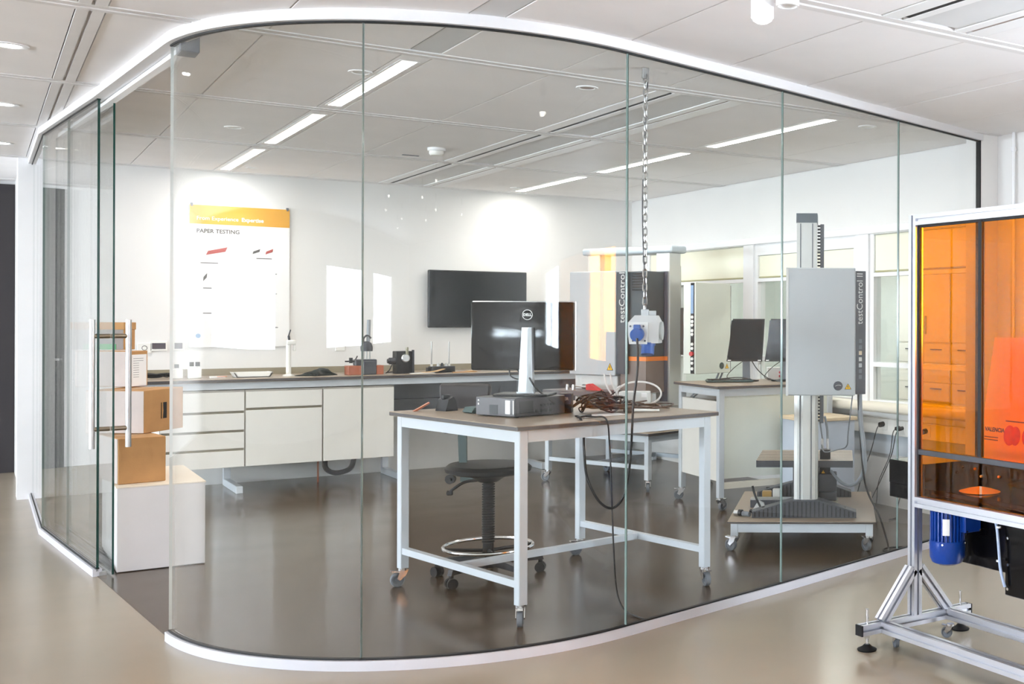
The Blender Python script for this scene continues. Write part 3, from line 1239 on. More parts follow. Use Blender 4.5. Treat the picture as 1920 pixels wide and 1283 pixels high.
tube(b, [(-0.0, 0, 0.27), (0.0, 0, 0.31), (0.03, 0, 0.335), (0.06, 0, 0.31)], 0.008, 8)
obj('bow', b, DGREY, t, smooth=True)
b = BM()
cyl(b, (-0.15, 0, 0.115), (-0.06, 0, 0.115), 0.006, 8)
box(b, -0.115, -0.09, -0.01, 0.01, 0.10, 0.145)
cyl(b, (-0.07, 0, 0.12), (-0.05, 0, 0.16), 0.005, 8)
obj('lever', b, BPLAS, t)

t = thing('dial_instrument', 'black box instrument with a round metal dial on the worktop', 'instrument', (3.00, 10.25, ZW))
b = BM()
box(b, -0.075, 0.06, -0.06, 0.06, 0.0, 0.195, bev=0.004)
obj('body', b, BPLAS, t)
b = BM()
lathe(b, [(0, 0), (0.036, 0), (0.036, 0.012), (0.028, 0.02), (0.0, 0.02)], (0, 0, 0), 22)
for v in b.verts:
    x, y, z = v.co
    v.co = (x + 0.0, -0.06 - z, y + 0.135)
obj('dial', b, STEEL, t, smooth=True)
b = BM()
box(b, 0.002, 0.024, -0.075, -0.06, 0.15, 0.23, bev=0.003)
obj('dial_bracket', b, M('brass_grey', (150, 144, 124), 0.4, 0.7), t)
b = BM()
box(b, 0.062, 0.08, -0.05, -0.03, 0.0, 0.205)
obj('rail', b, DGREY, t)
b = BM()
cyl(b, (-0.075, -0.02, 0.11), (-0.125, -0.02, 0.11), 0.03, 14)
cyl(b, (-0.125, -0.02, 0.11), (-0.14, -0.02, 0.11), 0.02, 14)
obj('motor_head', b, DGREY, t, smooth=True)
b = BM()
tube(b, [(-0.1, -0.02, 0.08), (-0.13, -0.04, 0.03), (-0.15, -0.02, 0.008), (-0.12, 0.05, 0.008), (-0.05, 0.07, 0.012)], 0.005, 6)
obj('lead', b, CABLEK, t, smooth=True)

t = thing('rod_fixture', 'low black fixture with two thin upright rods on the worktop', 'fixture', (3.33, 10.25, ZW))
b = BM()
box(b, -0.10, 0.11, -0.05, 0.05, 0.0, 0.055, bev=0.004)
box(b, -0.125, -0.10, -0.03, 0.03, 0.0, 0.045)
obj('base', b, BPLAS, t)
for x in (-0.085, 0.07):
    b = BM()
    cyl(b, (x, 0, 0.05), (x, 0, 0.275), 0.0055, 10)
    obj('rod', b, STEEL, t, smooth=True)
    b = BM()
    cyl(b, (x, 0, 0.053), (x, 0, 0.075), 0.011, 10)
    obj('collar', b, WPLAS, t, smooth=True)
for k in range(3):
    b = BM()
    lathe(b, [(0, 0.055), (0.014, 0.055), (0.012, 0.075), (0.006, 0.085), (0, 0.085)], (-0.03 + 0.035 * k, -0.01, 0), 12)
    obj('knob', b, STEEL if k != 1 else BPLAS, t, smooth=True)
for k, (x, y, rz, l) in enumerate(((3.12, 10.12, 0.3, 'pale paper strips lying in front of the dial instrument'), (3.50, 10.14, 0.15, 'tan paper sheets curling up in front of the rod fixture'))):
    t = thing('paper_sheets', l, 'paper', (x, y, ZW), rz)
    b = BM()
    prism(b, [(-0.12, -0.03), (0.10, -0.045), (0.11, 0.03), (-0.10, 0.03)], 0, 0.006)
    obj('sheet', b, PAPER if k == 0 else KRAFT, t)
    b = BM()
    prism(b, [(0.02, 0.007), (0.14, 0.012), (0.22, 0.032), (0.22, 0.035), (0.14, 0.016), (0.02, 0.010)], -0.03, 0.04, 'y')
    obj('curled_sheet', b, M('tan_paper', (214, 176, 128), 0.8), t)

# ================================================================== FRONT TABLE AND WHAT STANDS ON IT
A1 = math.radians(10.1)
t = thing('lab_table', 'wheeled grey steel table with a brown top just inside the curved glass', 'table', (1.967, 4.967, 0), A1)
bench_table(t, 1.142, 1.172, 0.915, 0.095, 0.172, angs=(-2.2, -1.9, 3.0, 2.9))

ZT = 0.9155
# desktop computer lying flat
PCZ = 0.097
t = thing('desktop_computer', 'flat black desktop computer lying on the front table under the monitor', 'computer', (2.103, 5.359, ZT), math.radians(20))
b = BM()
box(b, 0, 0.325, 0, 0.29, 0.004, PCZ, bev=0.004)
obj('case', b, M('pc_dark', (52, 50, 52), 0.35), t)
b = BM()
box(b, -0.004, 0.0, 0.004, 0.286, 0.006, PCZ - 0.002, bev=0.002)
fr = obj('front_panel', b, M('pc_front', (70, 66, 68), 0.4), t)
b = BM()
box(b, -0.0055, -0.004, 0.035, 0.07, 0.018, 0.085)
obj('sticker', b, PAPER, fr, label='white sticker')
b = BM()
box(b, -0.0055, -0.004, 0.010, 0.016, 0.018, 0.085)
obj('white_stripe', b, WINK, fr)
b = BM()
box(b, -0.0055, -0.004, 0.125, 0.185, 0.012, 0.06)
obj('emblem_recess', b, BPLAS, fr)
b = BM()
box(b, -0.0055, -0.004, 0.262, 0.270, 0.055, 0.065)
box(b, -0.0055, -0.004, 0.262, 0.270, 0.075, 0.083)
pieces('power_led', b, WINK, fr)
b = BM()
for k in range(4):
    box(b, 0.12 + k * 0.03, 0.14 + k * 0.03, -0.0012, 0.0, 0.02, 0.034)
for k in range(5):
    cyl(b, (0.16 + k * 0.022, 0, 0.055), (0.16 + k * 0.022, -0.0015, 0.055), 0.006, 8)
pieces('rear_port', b, BLACK, t)
b = BM()
box(b, 0.02, 0.11, -0.0012, 0, 0.02, 0.08)
obj('vent', b, BLACK, t)
for k in range(4):
    b = BM()
    cyl(b, (0.03 + 0.26 * (k % 2), 0.03 + 0.23 * (k // 2), 0), (0.03 + 0.26 * (k % 2), 0.03 + 0.23 * (k // 2), 0.005), 0.012, 10)
    obj('foot', b, BRUB, t)
# monitor, seen from behind
t = thing('monitor', 'black monitor seen from behind with a round logo, on the desktop computer', 'monitor', (2.231, 5.535, ZT + PCZ), -YAW)
zc = -(ZT + PCZ)
b = BM()
box(b, -0.15, 0.125, -0.085, 0.10, 0.0005, 0.012, bev=0.004)
obj('base_plate', b, BPLAS, t)
b = BM()
prism(b, [(-0.045, -0.03), (0.04, -0.03), (0.04, 0.0), (-0.045, 0.0)], 0.012, 0.02)
prism(b, [(-0.038, 0.012), (0.036, 0.012), (0.030, 0.345), (-0.020, 0.345)], -0.03, 0.005, 'y')
obj('stand', b, M('silver_plastic', (176, 178, 182), 0.25, 0.5), t)
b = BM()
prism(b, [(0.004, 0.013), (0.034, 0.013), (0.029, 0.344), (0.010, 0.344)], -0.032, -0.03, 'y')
obj('stand_painted_shade', b, M('silver_plastic_shaded', (126, 128, 128), 0.3, 0.4), t)  # darker plate paints the shaded half of the silver stand
mz0, mz1 = 1.140 + zc, 1.488 + zc
b = BM()
box(b, -0.292, 0.230, 0.015, 0.05, mz0, mz1, bev=0.008, seg=2)
obj('back_shell', b, BGLOSS, t, smooth=True)
b = BM()
box(b, -0.296, 0.234, 0.05, 0.062, mz0 - 0.004, mz1 + 0.004, bev=0.003)
obj('bezel', b, STEEL, t)
b = BM()
box(b, -0.285, 0.223, 0.062, 0.0635, mz0 + 0.01, mz1 - 0.008)
obj('screen', b, SCREEN, t)
lz = mz1 - 0.066
b = BM()
lathe(b, [(0.0235, 0), (0.0265, 0), (0.0265, 0.0015), (0.0235, 0.0015), (0.0235, 0)], (0, 0, 0), 32)
for v in b.verts:
    x, y, z = v.co
    v.co = (x - 0.004, 0.0148 - z, y + lz)
ring = obj('logo_ring', b, LGREY, t, label='round silver logo')
text('logo_lettering', 'DELL', 0.0185, LGREY, t, tmat((-0.004, 0.0142, lz - 0.006), (1, 0, 0), (0, 0, 1)), 'CENTER', bold=0.0008)
b = BM()
tube(b, [(-0.10, 0.03, mz0 + 0.005), (-0.09, 0.02, mz0 - 0.03), (-0.05, 0.01, mz0 - 0.045), (-0.015, 0.0, mz0 - 0.035)], 0.004, 6)
tube(b, [(-0.06, 0.03, mz0 + 0.005), (-0.04, 0.02, mz0 - 0.015), (-0.015, 0.0, mz0 - 0.01)], 0.004, 6)
tube(b, [(0.02, -0.033, mz0 - 0.035), (0.05, -0.04, mz0 - 0.08), (0.09, -0.05, mz0 - 0.115), (0.14, -0.03, mz0 - 0.16)], 0.0045, 6)
pieces('cable', b, CABLEK, t, smooth=True)
# network box with blue label
t = thing('network_box', 'small black network box with a dark blue label beside the desktop computer', 'network box', (2.435, 5.535, ZT), math.radians(-30))
b = BM()
box(b, -0.03, 0.035, -0.02, 0.07, 0, 0.10, bev=0.003)
obj('case', b, BPLAS, t)
b = BM()
box(b, -0.029, 0.034, -0.0212, -0.02, 0.045, 0.098)
obj('label_face', b, M('label_blue', (38, 58, 86), 0.4), t)
text('lettering', 'GER', 0.022, WINK, t, tmat((-0.02, -0.0216, 0.066), (1, 0, 0), (0, 0, 1)))
b = BM()
for k in range(3):
    cyl(b, (-0.02 + 0.018 * k, -0.02, 0.02), (-0.02 + 0.018 * k, -0.026, 0.02), 0.006, 10)
pieces('port', b, BLACK, t)
# small things at the left edge of the table
t = thing('desk_phone', 'small black handset holder at the rear edge of the front table', 'phone', (1.985, 6.02, ZT), 0.4)
b = BM()
prism(b, [(-0.04, 0), (0.04, 0), (0.03, 0.05), (0.012, 0.075), (-0.02, 0.06)], -0.04, 0.04, 'y')
obj('cradle', b, BPLAS, t)
b = BM()
box(b, -0.03, 0.02, -0.012, 0.012, 0.06, 0.085, bev=0.006, seg=2)
obj('handset', b, BPLAS, t, smooth=True)
t = thing('black_pouch', 'flat black pouch on the front table left of the desktop computer', 'pouch', (2.085, 5.80, ZT), 0.2)
b = BM()
prism(b, [(-0.075, 0.006), (-0.06, 0.03), (0.05, 0.034), (0.055, 0.0), (-0.06, 0.0)], -0.045, 0.045, 'y')
obj('body', b, TEAL, t)
b = BM()
box(b, 0.052, 0.058, -0.04, 0.04, 0.003, 0.03)
obj('end_face', b, BPLAS, t)
t = thing('brown_wedge', 'small copper-coloured wedge at the rear left of the front table', 'wedge', (1.86, 6.08, ZT), -0.2)
b = BM()
prism(b, [(-0.03, 0.0), (0.05, 0.045), (0.055, 0.04), (-0.01, 0.0)], -0.02, 0.02, 'y')
obj('body', b, COPPER, t)
# paper and cable tangle
t = thing('paper_sheet', 'loose white sheet under the cable tangle on the front table', 'paper', (2.50, 5.27, ZT), 0.25)
b = BM()
prism(b, [(-0.15, -0.05), (0.13, -0.06), (0.16, 0.05), (-0.06, 0.09)], 0.0, 0.002)
obj('sheet', b, PAPER, t)


def tangle(cx_, cy_, rx, ry, z0, zh, n, seed, turns):
    random.seed(seed)
    pts = []
    for k in range(n):
        a = k / n * turns * 2 * PI + random.uniform(-.25, .25)
        q = random.uniform(0.45, 1.0)
        pts.append((cx_ + rx * q * math.cos(a), cy_ + ry * q * math.sin(a), z0 + random.uniform(0, zh)))
    return pts


for k, (cx_, cy_, rx, ry, zh, mat_, rr, lb) in enumerate((
        (2.62, 5.45, 0.17, 0.12, 0.085, CABLEK, 0.0055, 'thick black cable heap on the front table beside the network box'),
        (2.66, 5.42, 0.20, 0.11, 0.05, CABLEB, 0.0038, 'brown cable wound through the black heap on the front table'),
        (2.80, 5.44, 0.22, 0.12, 0.03, CABLEB, 0.0036, 'flat brown cable spread towards the right of the front table'),
        (2.54, 5.40, 0.13, 0.10, 0.11, CABLEK, 0.004, 'thin black cable springing up behind the loose sheet'))):
    t = thing('cable_heap', lb, 'cable', (0, 0, ZT))
    b = BM()
    tube(b, tangle(cx_, cy_, rx, ry, rr + 0.003, zh, 24, 20 + k, 4.3), rr, 6, 6)
    pieces('cable', b, mat_, t, smooth=True)
t = thing('adapter_plug', 'white plug adapter at the end of a cable on the front table', 'plug', (2.72, 5.34, ZT), -0.4)
b = BM()
cyl(b, (0, 0, 0.014), (0.14, 0, 0.010), 0.008, 10, 0.005)
obj('sleeve', b, WPLAS, t, smooth=True)
b = BM()
box(b, -0.045, 0.0, -0.013, 0.013, 0.002, 0.028, bev=0.004)
pieces('connector', b, CABLEB, t)
# control unit with white hoses
t = thing('control_unit', 'small pale grey control unit with steel feet at the rear of the front table', 'control unit', (2.925, 5.70, ZT), -YAW)
b = BM()
box(b, -0.085, 0.075, -0.05, 0.05, 0.02, 0.085, bev=0.004)
obj('case', b, LGREY, t)
for x in (-0.06, 0.045):
    b = BM()
    cyl(b, (x, -0.03, 0), (x, -0.03, 0.021), 0.012, 12)
    cyl(b, (x, 0.03, 0), (x, 0.03, 0.021), 0.012, 12)
    obj('foot', b, STEEL, t)
b = BM()
box(b, 0.04, 0.07, -0.0512, -0.05, 0.055, 0.08)
obj('label_plate', b, PAPER, t)
t = thing('white_hose', 'pale hose looped around the control unit on the front table', 'hose', (0, 0, ZT))
b = BM()
c = Vector((2.925, 5.66, 0))
loop = []
for k in range(22):
    a = k / 21 * 2 * PI * 1.25 + 2.4
    loop.append(c + right * (0.125 * math.cos(a)) + Vector((0, 0, 0.075 + 0.065 * math.sin(a))) + fwd * (-0.06 + 0.004 * k))
tube(b, loop, 0.0055, 8, 3)
pieces('hose', b, CABLEW, t, smooth=True)
t = thing('bent_hose', 'pair of pale hoses bending down left of the control unit', 'hose', (0, 0, ZT))
b = BM()
for s in (0.0, 0.035):
    base = Vector((2.76 + s, 5.58, 0))
    tube(b, [base + Vector((-0.06, 0.05, 0.19)), base + Vector((-0.05, 0.03, 0.12)), base + Vector((-0.01, 0.0, 0.05)), base + Vector((0.06, -0.02, 0.012)), base + Vector((0.13, -0.03, 0.008))], 0.005, 8)
pieces('hose', b, CABLEW, t, smooth=True)

# ---- hanging cables
t = thing('floor_cable', 'black cable hanging off the front table and running to the glass base', 'cable', (0, 0, 0))
b = BM()
pts = [(2.36, 5.24, 0.922), (2.40, 5.12, 0.925), (2.41, 5.00, 0.92), (2.42, 4.985, 0.80), (2.43, 4.98, 0.55), (2.435, 4.97, 0.32), (2.44, 4.95, 0.12), (2.45, 4.90, 0.03), (2.47, 4.82, 0.008), (2.48, 4.72, 0.007), (2.50, 4.64, 0.007)]
tube(b, pts, 0.0045, 6)
pieces('cable', b, CABLEK, t, smooth=True)

# suspended socket box
CBX = Vector((2.600, 4.975, 0))
t = thing('chain', 'steel chain hanging from the ceiling to the socket box', 'chain', tuple(CBX))
lm = BM()
L_ = 0.040
ringp = []
for k in range(16):
    a = 2 * PI * k / 16
    ringp.append((0.0105 * math.cos(a), 0, 0.014 * math.sin(a) + (0.007 if math.sin(a) > 0 else -0.007)))
tube(lm, ringp, 0.0036, 6, 1, closed=True)
finish(lm, True)
lme = bpy.data.meshes.new('link')
lm.to_mesh(lme)
lm.free()
lme.materials.append(STEEL)
z = 1.455
k = 0
while z < 2.60:
    link('link', lme, t, (0, 0, z), (0, 0, 0.6 + (PI / 2) * (k % 2)))
    z += 0.034
    k += 1
b = BM()
box(b, -0.018, 0.018, -0.006, 0.006, 2.575, 2.629, bev=0.002)
obj('ceiling_hook', b, STEEL, t)
b = BM()
pts = [(0.013 * math.cos(q * 0.5), 0.013 * math.sin(q * 0.5), 2.575 - q * 0.115) for q in range(11)]
tube(b, pts, 0.0026, 6, 3)
obj('supply_cable', b, DGREY, t, smooth=True)
t = thing('socket_box', 'grey power socket box with two blue outlets hanging on the chain', 'socket box', (CBX.x, CBX.y, 1.285), -YAW)
b = BM()
prism(b, [(-0.072, 0.10), (-0.06, 0.0), (0.075, 0.0), (0.078, 0.10), (0.06, 0.135), (-0.04, 0.135)], -0.05, 0.06, 'y')
obj('housing', b, M('socket_grey', (198, 200, 200), 0.45), t)
b = BM()
prism(b, [(-0.078, 0.102), (-0.064, -0.004), (0.022, -0.004), (0.026, 0.102)], -0.062, -0.05, 'y')
fp = obj('front_plate', b, LGREY, t)
b = BM()
for x, z_ in ((-0.058, 0.082), (0.005, 0.082), (-0.046, 0.012), (0.012, 0.012)):
    cyl(b, (x, -0.062, z_), (x, -0.0635, z_), 0.005, 10)
pieces('screw', b, DGREY, fp)
b = BM()
cyl(b, (-0.022, -0.062, 0.045), (-0.022, -0.10, 0.04), 0.032, 22)
box(b, -0.038, -0.008, -0.098, -0.062, 0.06, 0.09, bev=0.003)
obj('blue_outlet', b, BLUE, t, smooth=True)
b = BM()
cyl(b, (0.02, -0.02, 0.0), (0.02, -0.035, -0.055), 0.031, 22)
cyl(b, (0.02, -0.02, 0.004), (0.02, -0.02, -0.012), 0.036, 22)
obj('blue_outlet', b, BLUE, t, smooth=True)
b = BM()
cyl(b, (0.078, 0.0, 0.06), (0.088, 0.0, 0.06), 0.045, 24)
obj('side_cover', b, M('socket_side', (178, 184, 182), 0.45), t, smooth=True)
b = BM()
box(b, -0.015, 0.02, -0.02, 0.01, 0.13, 0.165, bev=0.004)
box(b, 0.02, 0.055, -0.015, 0.01, 0.135, 0.158, bev=0.003)
obj('hanger', b, MGREY, t)
t = thing('outlet_cable', 'cable from the blue outlet looping under the front table', 'cable', (0, 0, 0))
o0 = Vector((CBX.x, CBX.y, 0)) - right * 0.02 - fwd * 0.10


def hp(px, z_, dr=0.0):
    """offset to the right of the outlet, at height z"""
    q = o0 + right * px + fwd * dr
    return (q.x, q.y, z_)


b = BM()
tube(b, [hp(0.0, 1.31), hp(0.005, 1.25), hp(0.003, 1.15), hp(-0.015, 1.0), hp(-0.02, 0.9), hp(-0.025, 0.80), hp(-0.035, 0.68), hp(-0.06, 0.555), hp(-0.115, 0.495), hp(-0.18, 0.53), hp(-0.235, 0.64), hp(-0.25, 0.76), hp(-0.255, 0.88), hp(-0.27, 0.925), hp(-0.29, 0.927, 0.05), hp(-0.26, 0.925, 0.18)], 0.006, 8)
pieces('cable', b, CABLEK, t, smooth=True)

# ---- stool
SX, SY = 2.215, 6.03
t = thing('lab_stool', 'black swivel stool with a chrome foot ring under the front table', 'stool', (SX, SY, 0), -YAW)
for k in range(5):
    a = 2 * PI * k / 5 + 0.55
    ca, sa = math.cos(a), math.sin(a)
    b = BM()
    w = 0.022
    prof = [(0.03, 0.085), (0.05, 0.125), (0.29, 0.098), (0.30, 0.07), (0.06, 0.075)]
    prism(b, prof, -w, w, 'y')
    for v in b.verts:
        x, y, z_ = v.co
        y *= 1.0 - 0.35 * (x / 0.3)
        v.co = (x * ca - y * sa, x * sa + y * ca, z_)
    obj('base_arm', b, BPLAS, t)
    c = Vector((0.285 * ca, 0.285 * sa, 0))
    pd = Vector((math.cos(a + 1.1), math.sin(a + 1.1), 0))
    b = BM()
    for s in (-1, 1):
        cyl(b, c + pd * (0.006 * s) + Vector((0, 0, 0.028)), c + pd * (0.024 * s) + Vector((0, 0, 0.028)), 0.028, 16)
    cyl(b, c + Vector((0, 0, 0.03)), c + Vector((0, 0, 0.075)), 0.012, 10)
    obj('castor', b, BRUB, t, smooth=True)
b = BM()
prof = [(0, 0.06), (0.045, 0.06), (0.045, 0.13), (0.03, 0.14), (0.028, 0.19)]
z_ = 0.19
while z_ < 0.515:
    prof += [(0.034, z_ + 0.003), (0.034, z_ + 0.008), (0.027, z_ + 0.011), (0.027, z_ + 0.0135)]
    z_ += 0.0135
prof += [(0.02, 0.54), (0, 0.54)]
lathe(b, prof, (0, 0, 0), 20)
obj('column_bellows', b, BRUB, t)
b = BM()
rp = [(0.232 * math.cos(2 * PI * k / 48), 0.232 * math.sin(2 * PI * k / 48), 0.172) for k in range(48)]
tube(b, rp, 0.010, 10, 1, closed=True)
obj('foot_ring', b, CHROME, t, smooth=True)
for k in range(4):
    a = PI / 2 * k + 0.4
    b = BM()
    cyl(b, (0.03 * math.cos(a), 0.03 * math.sin(a), 0.15), (0.226 * math.cos(a), 0.226 * math.sin(a), 0.166), 0.010, 8)
    obj('ring_spoke', b, BPLAS, t, smooth=True)
b = BM()
lathe(b, [(0, 0.52), (0.05, 0.52), (0.09, 0.548), (0.17, 0.566), (0, 0.566)], (0, 0, 0), 24)
obj('seat_pan', b, BPLAS, t, smooth=True)
b = BM()
lathe(b, [(0, 0.566), (0.19, 0.566), (0.222, 0.578), (0.226, 0.597), (0.205, 0.615), (0.12, 0.618), (0, 0.606)], (0, 0, 0), 36)
for v in b.verts:
    v.co.x *= 1.0
    v.co.z += 0.02 * max(0, -v.co.x)
obj('seat', b, BRUB, t, smooth=True)
b = BM()
prism(b, [(-0.165, 0.56), (-0.125, 0.56), (-0.128, 0.86), (-0.178, 0.86)], 0.02, 0.035, 'y')
box(b, -0.15, 0.0, -0.01, 0.04, 0.52, 0.548)
obj('back_stem', b, TEAL, t)
b = BM()
box(b, -0.275, 0.005, 0.035, 0.085, 0.775, 1.05, bev=0.022, seg=3)
for v in b.verts:
    dx = (v.co.x + 0.135) / 0.14
    v.co.y -= 0.035 * dx * dx
    if v.co.z < 0.82:
        v.co.x = -0.135 + (v.co.x + 0.135) * 0.9
obj('backrest', b, M('stool_brown_black', (44, 36, 34), 0.6), t, smooth=True)
b = BM()
cyl(b, (-0.20, -0.03, 0.535), (-0.20, 0.0, 0.535), 0.026, 14)
cyl(b, (-0.20, -0.04, 0.535), (-0.20, 0.02, 0.535), 0.010, 10)
obj('knob', b, BPLAS, t, smooth=True)
b = BM()
tube(b, [(-0.05, -0.02, 0.53), (-0.12, -0.03, 0.52), (-0.17, -0.035, 0.49), (-0.20, -0.035, 0.465)], 0.008, 8)
box(b, -0.215, -0.18, -0.042, -0.028, 0.45, 0.475, bev=0.005)
obj('lever', b, BPLAS, t, smooth=True)

# ================================================================== REAR TABLE WITH LOAD FRAME
A2 = math.radians(20.0)
T2 = (4.333, 8.224, 0)
t = thing('low_lab_table', 'low wheeled steel table carrying the load frame behind the front table', 'table', T2, A2)
bench_table(t, 0.78, 1.19, 0.48, 0.095, 0.18, angs=(-2.4, -1.0, 2.0, 1.5))
b = BM()

t = thing('load_frame', 'two-column load frame with an orange stripe and a large grey control box', 'testing machine', (T2[0], T2[1], 0.481), A2)
z0 = -0.481
b = BM()
box(b, 0.12, 0.55, 0.03, 1.05, 0.0, 0.20, bev=0.006)
obj('base', b, LGREY, t)
for y in (0.005, 0.80):
    b = BM()
    box(b, 0.26, 0.40, y, y + 0.15, 0.2, 1.955 + z0, bev=0.004)
    c_ = obj('column', b, ALUW, t)
    b = BM()
    box(b, 0.254, 0.26, y + 0.02, y + 0.10, 1.095 + z0, 1.80 + z0)
    obj('dark_cover', b, M('cover_violet_grey', (84, 84, 96), 0.4), c_)
    b = BM()
    box(b, 0.253, 0.26, y + 0.02, y + 0.10, 1.06 + z0, 1.095 + z0)
    obj('orange_stripe', b, OSTRIPE, c_)
    b = BM()
    box(b, 0.254, 0.26, y + 0.02, y + 0.10, 0.72 + z0, 1.06 + z0)
    obj('lower_column_cover', b, M('cover_violet_grey', (84, 84, 96), 0.4), c_)
b = BM()
box(b, 0.24, 0.44, -0.03, 1.0, 1.953 + z0, 2.015 + z0, bev=0.02, seg=3)
obj('top_beam', b, M('beam_blue_grey', (190, 200, 206), 0.35), t, smooth=True)
b = BM()
box(b, 0.25, 0.42, 0.15, 0.80, 1.0 + z0, 1.055 + z0, bev=0.006)
obj('crosshead', b, TAUPE, t)
b = BM()
box(b, 0.03, 0.25, 0.055, 0.335, 1.095 + z0, 1.795 + z0, bev=0.004)
mc = obj('machine_cover', b, DGREEN, t)
b = BM()
box(b, 0.028, 0.25, 0.053, 0.337, 1.06 + z0, 1.095 + z0)
obj('orange_stripe', b, OSTRIPE, mc)
b = BM()
box(b, 0.03, 0.25, 0.055, 0.335, 0.80 + z0, 1.06 + z0)
obj('lower_cover', b, M('cover_brown_reflection', (128, 112, 104), 0.45), mc)  # brown tint paints the orange rig's reflection onto the cover
b = BM()
for k in range(7):
    box(b, 0.024, 0.03, 0.075, 0.205, 1.635 + k * 0.022 + z0, 1.649 + k * 0.022 + z0)
pieces('vent_slat', b, BLACK, mc)
b = BM()
box(b, -0.004, 0.02, 0.235, 0.35, 0.95 + z0, 1.79 + z0)
st = obj('dark_strip', b, DGREY, t)
text('lettering', 'testControl', 0.088, LGREY, t, tmat((-0.006, 0.262, 1.40 + z0), (0, 0, 1), (0, 1, 0)) if False else tmat((-0.006, 0.258, 1.37 + z0), (0, 0, 1), (0, 1, 0)))
b = BM()
box(b, -0.02, 0.16, 0.352, 0.875, 0.935 + z0, 1.80 + z0, bev=0.005)
cb = obj('control_box', b, MGREY, t)
warning_triangle(t, tmat((-0.0202, 0.405, 1.0 + z0), (0, -1, 0), (0, 0, 1)), 0.036)
b = BM()
box(b, 0.03, 0.30, 0.37, 0.86, 0.0, 0.93 + z0, bev=0.006)
obj('pedestal', b, LGREY, t)
b = BM()
box(b, 0.05, 0.12, 0.06, 0.33, 0.0, 0.80 + z0, bev=0.004)
pl = obj('lower_front', b, LGREY, t)
for y in (0.11, 0.28):
    for z_ in (0.06, 0.29):
        b = BM()
        cyl(b, (0.05, y, z_), (0.044, y, z_), 0.013, 12)
        obj('knob', b, DGREY if z_ < 0.1 else WPLAS, pl)
b = BM()
box(b, -0.27, 0.03, 0.30, 0.93, 0.775 + z0, 0.815 + z0, bev=0.003)
sf = obj('side_shelf', b, M('slab_grey', (96, 90, 92), 0.4), t)
b = BM()
prism(b, [(-0.2, 0.775 + z0), (0.03, 0.775 + z0), (0.03, 0.60 + z0)], 0.60, 0.62, 'y')
obj('shelf_bracket', b, LGREY, t)

def t2w(x, y):
    c_, s_ = math.cos(A2), math.sin(A2)
    return (T2[0] + x * c_ - y * s_, T2[1] + x * s_ + y * c_)


p = t2w(-0.16, 0.50)
t = thing('red_tool', 'red handled tool lying on the dark side shelf of the load frame', 'tool', (p[0], p[1], 0.8155), A2 + PI / 2)
b = BM()
prism(b, [(-0.14, 0.004), (0.02, 0.004), (0.02, 0.05), (-0.02, 0.058)], -0.02, 0.02, 'y')
obj('red_grip', b, RED, t)
b = BM()
cyl(b, (0.02, 0, 0.03), (0.07, 0, 0.03), 0.02, 14)
cyl(b, (0.07, 0, 0.03), (0.2, 0, 0.03), 0.006, 8)
obj('shaft', b, STEEL, t, smooth=True)
for k, yy in enumerate((0.66, 0.73)):
    p = t2w(-0.18, yy)
    t = thing('steel_stud', ('nearer' if k == 0 else 'farther') + ' short steel stud standing on the dark side shelf', 'stud', (p[0], p[1], 0.8155))
    b = BM()
    lathe(b, [(0, 0), (0.016, 0), (0.016, 0.03), (0.012, 0.034), (0.012, 0.045), (0, 0.045)], (0, 0, 0), 14)
    obj('body', b, STEEL, t, smooth=True)

# ---- second machine: beige control box on a column
p = t2w(0.52, 0.17)
t = thing('column_machine', 'beige control box with a row of round buttons on an aluminium column', 'testing machine', (p[0], p[1], 0.481), A2)
z0 = -0.481
b = BM()
box(b, -0.10, 0.16, -0.10, 0.12, 0.0, 0.05, bev=0.005)
obj('foot', b, DGREY, t)
b = BM()
box(b, -0.045, 0.045, -0.03, 0.06, 0.05, 1.86 + z0, bev=0.003)
obj('column', b, ALUW, t)
b = BM()
for x in (-0.02, 0.02):
    box(b, x - 0.004, x + 0.004, -0.032, -0.03, 0.06, 1.85 + z0)
pieces('column_groove', b, DGREY, t)
bx0, by0 = -0.28, -0.46
b = BM()
box(b, bx0, bx0 + 0.46, by0, by0 + 0.13, 0.955 + z0, 1.705 + z0, bev=0.004)
obj('control_box', b, BEIGE, t)
b = BM()
box(b, bx0 + 0.25, bx0 + 0.36, by0 + 0.13, -0.02, 1.1 + z0, 1.5 + z0)
obj('arm', b, ALUW, t)
b = BM()
prism(b, [(bx0 + 0.46, by0 + 0.01), (bx0 + 0.515, by0 + 0.04), (bx0 + 0.515, by0 + 0.12), (bx0 + 0.46, by0 + 0.12)], 0.965 + z0, 1.69 + z0)
obj('dark_strip', b, DGREY, t)
text('lettering', 'testControl', 0.05, LGREY, t, tmat((bx0 + 0.495, by0 + 0.0275, 1.36 + z0), (0, 0, 1), (-0.055, -0.03, 0)))
b = BM()
box(b, bx0 - 0.003, bx0, by0 + 0.012, by0 + 0.05, 0.96 + z0, 1.70 + z0)
ks = obj('button_strip', b, BPLAS, t)
for k, zz in enumerate((1.42, 1.385, 1.355, 1.31, 1.28, 1.20, 1.165, 1.08, 1.045, 1.0)):
    b = BM()
    cyl(b, (bx0 - 0.003, by0 + 0.031, zz + z0), (bx0 - 0.009, by0 + 0.031, zz + z0), 0.013, 12)
    obj('button', b, WPLAS, ks)
b = BM()
cyl(b, (bx0 - 0.003, by0 + 0.031, 1.122 + z0), (bx0 - 0.025, by0 + 0.031, 1.122 + z0), 0.018, 14)
obj('emergency_button', b, RED, ks, label='red emergency stop button')
b = BM()
box(b, bx0 - 0.0045, bx0 - 0.003, by0 + 0.02, by0 + 0.048, 1.45 + z0, 1.68 + z0)
obj('pale_label', b, PBLU, ks)
b = BM()
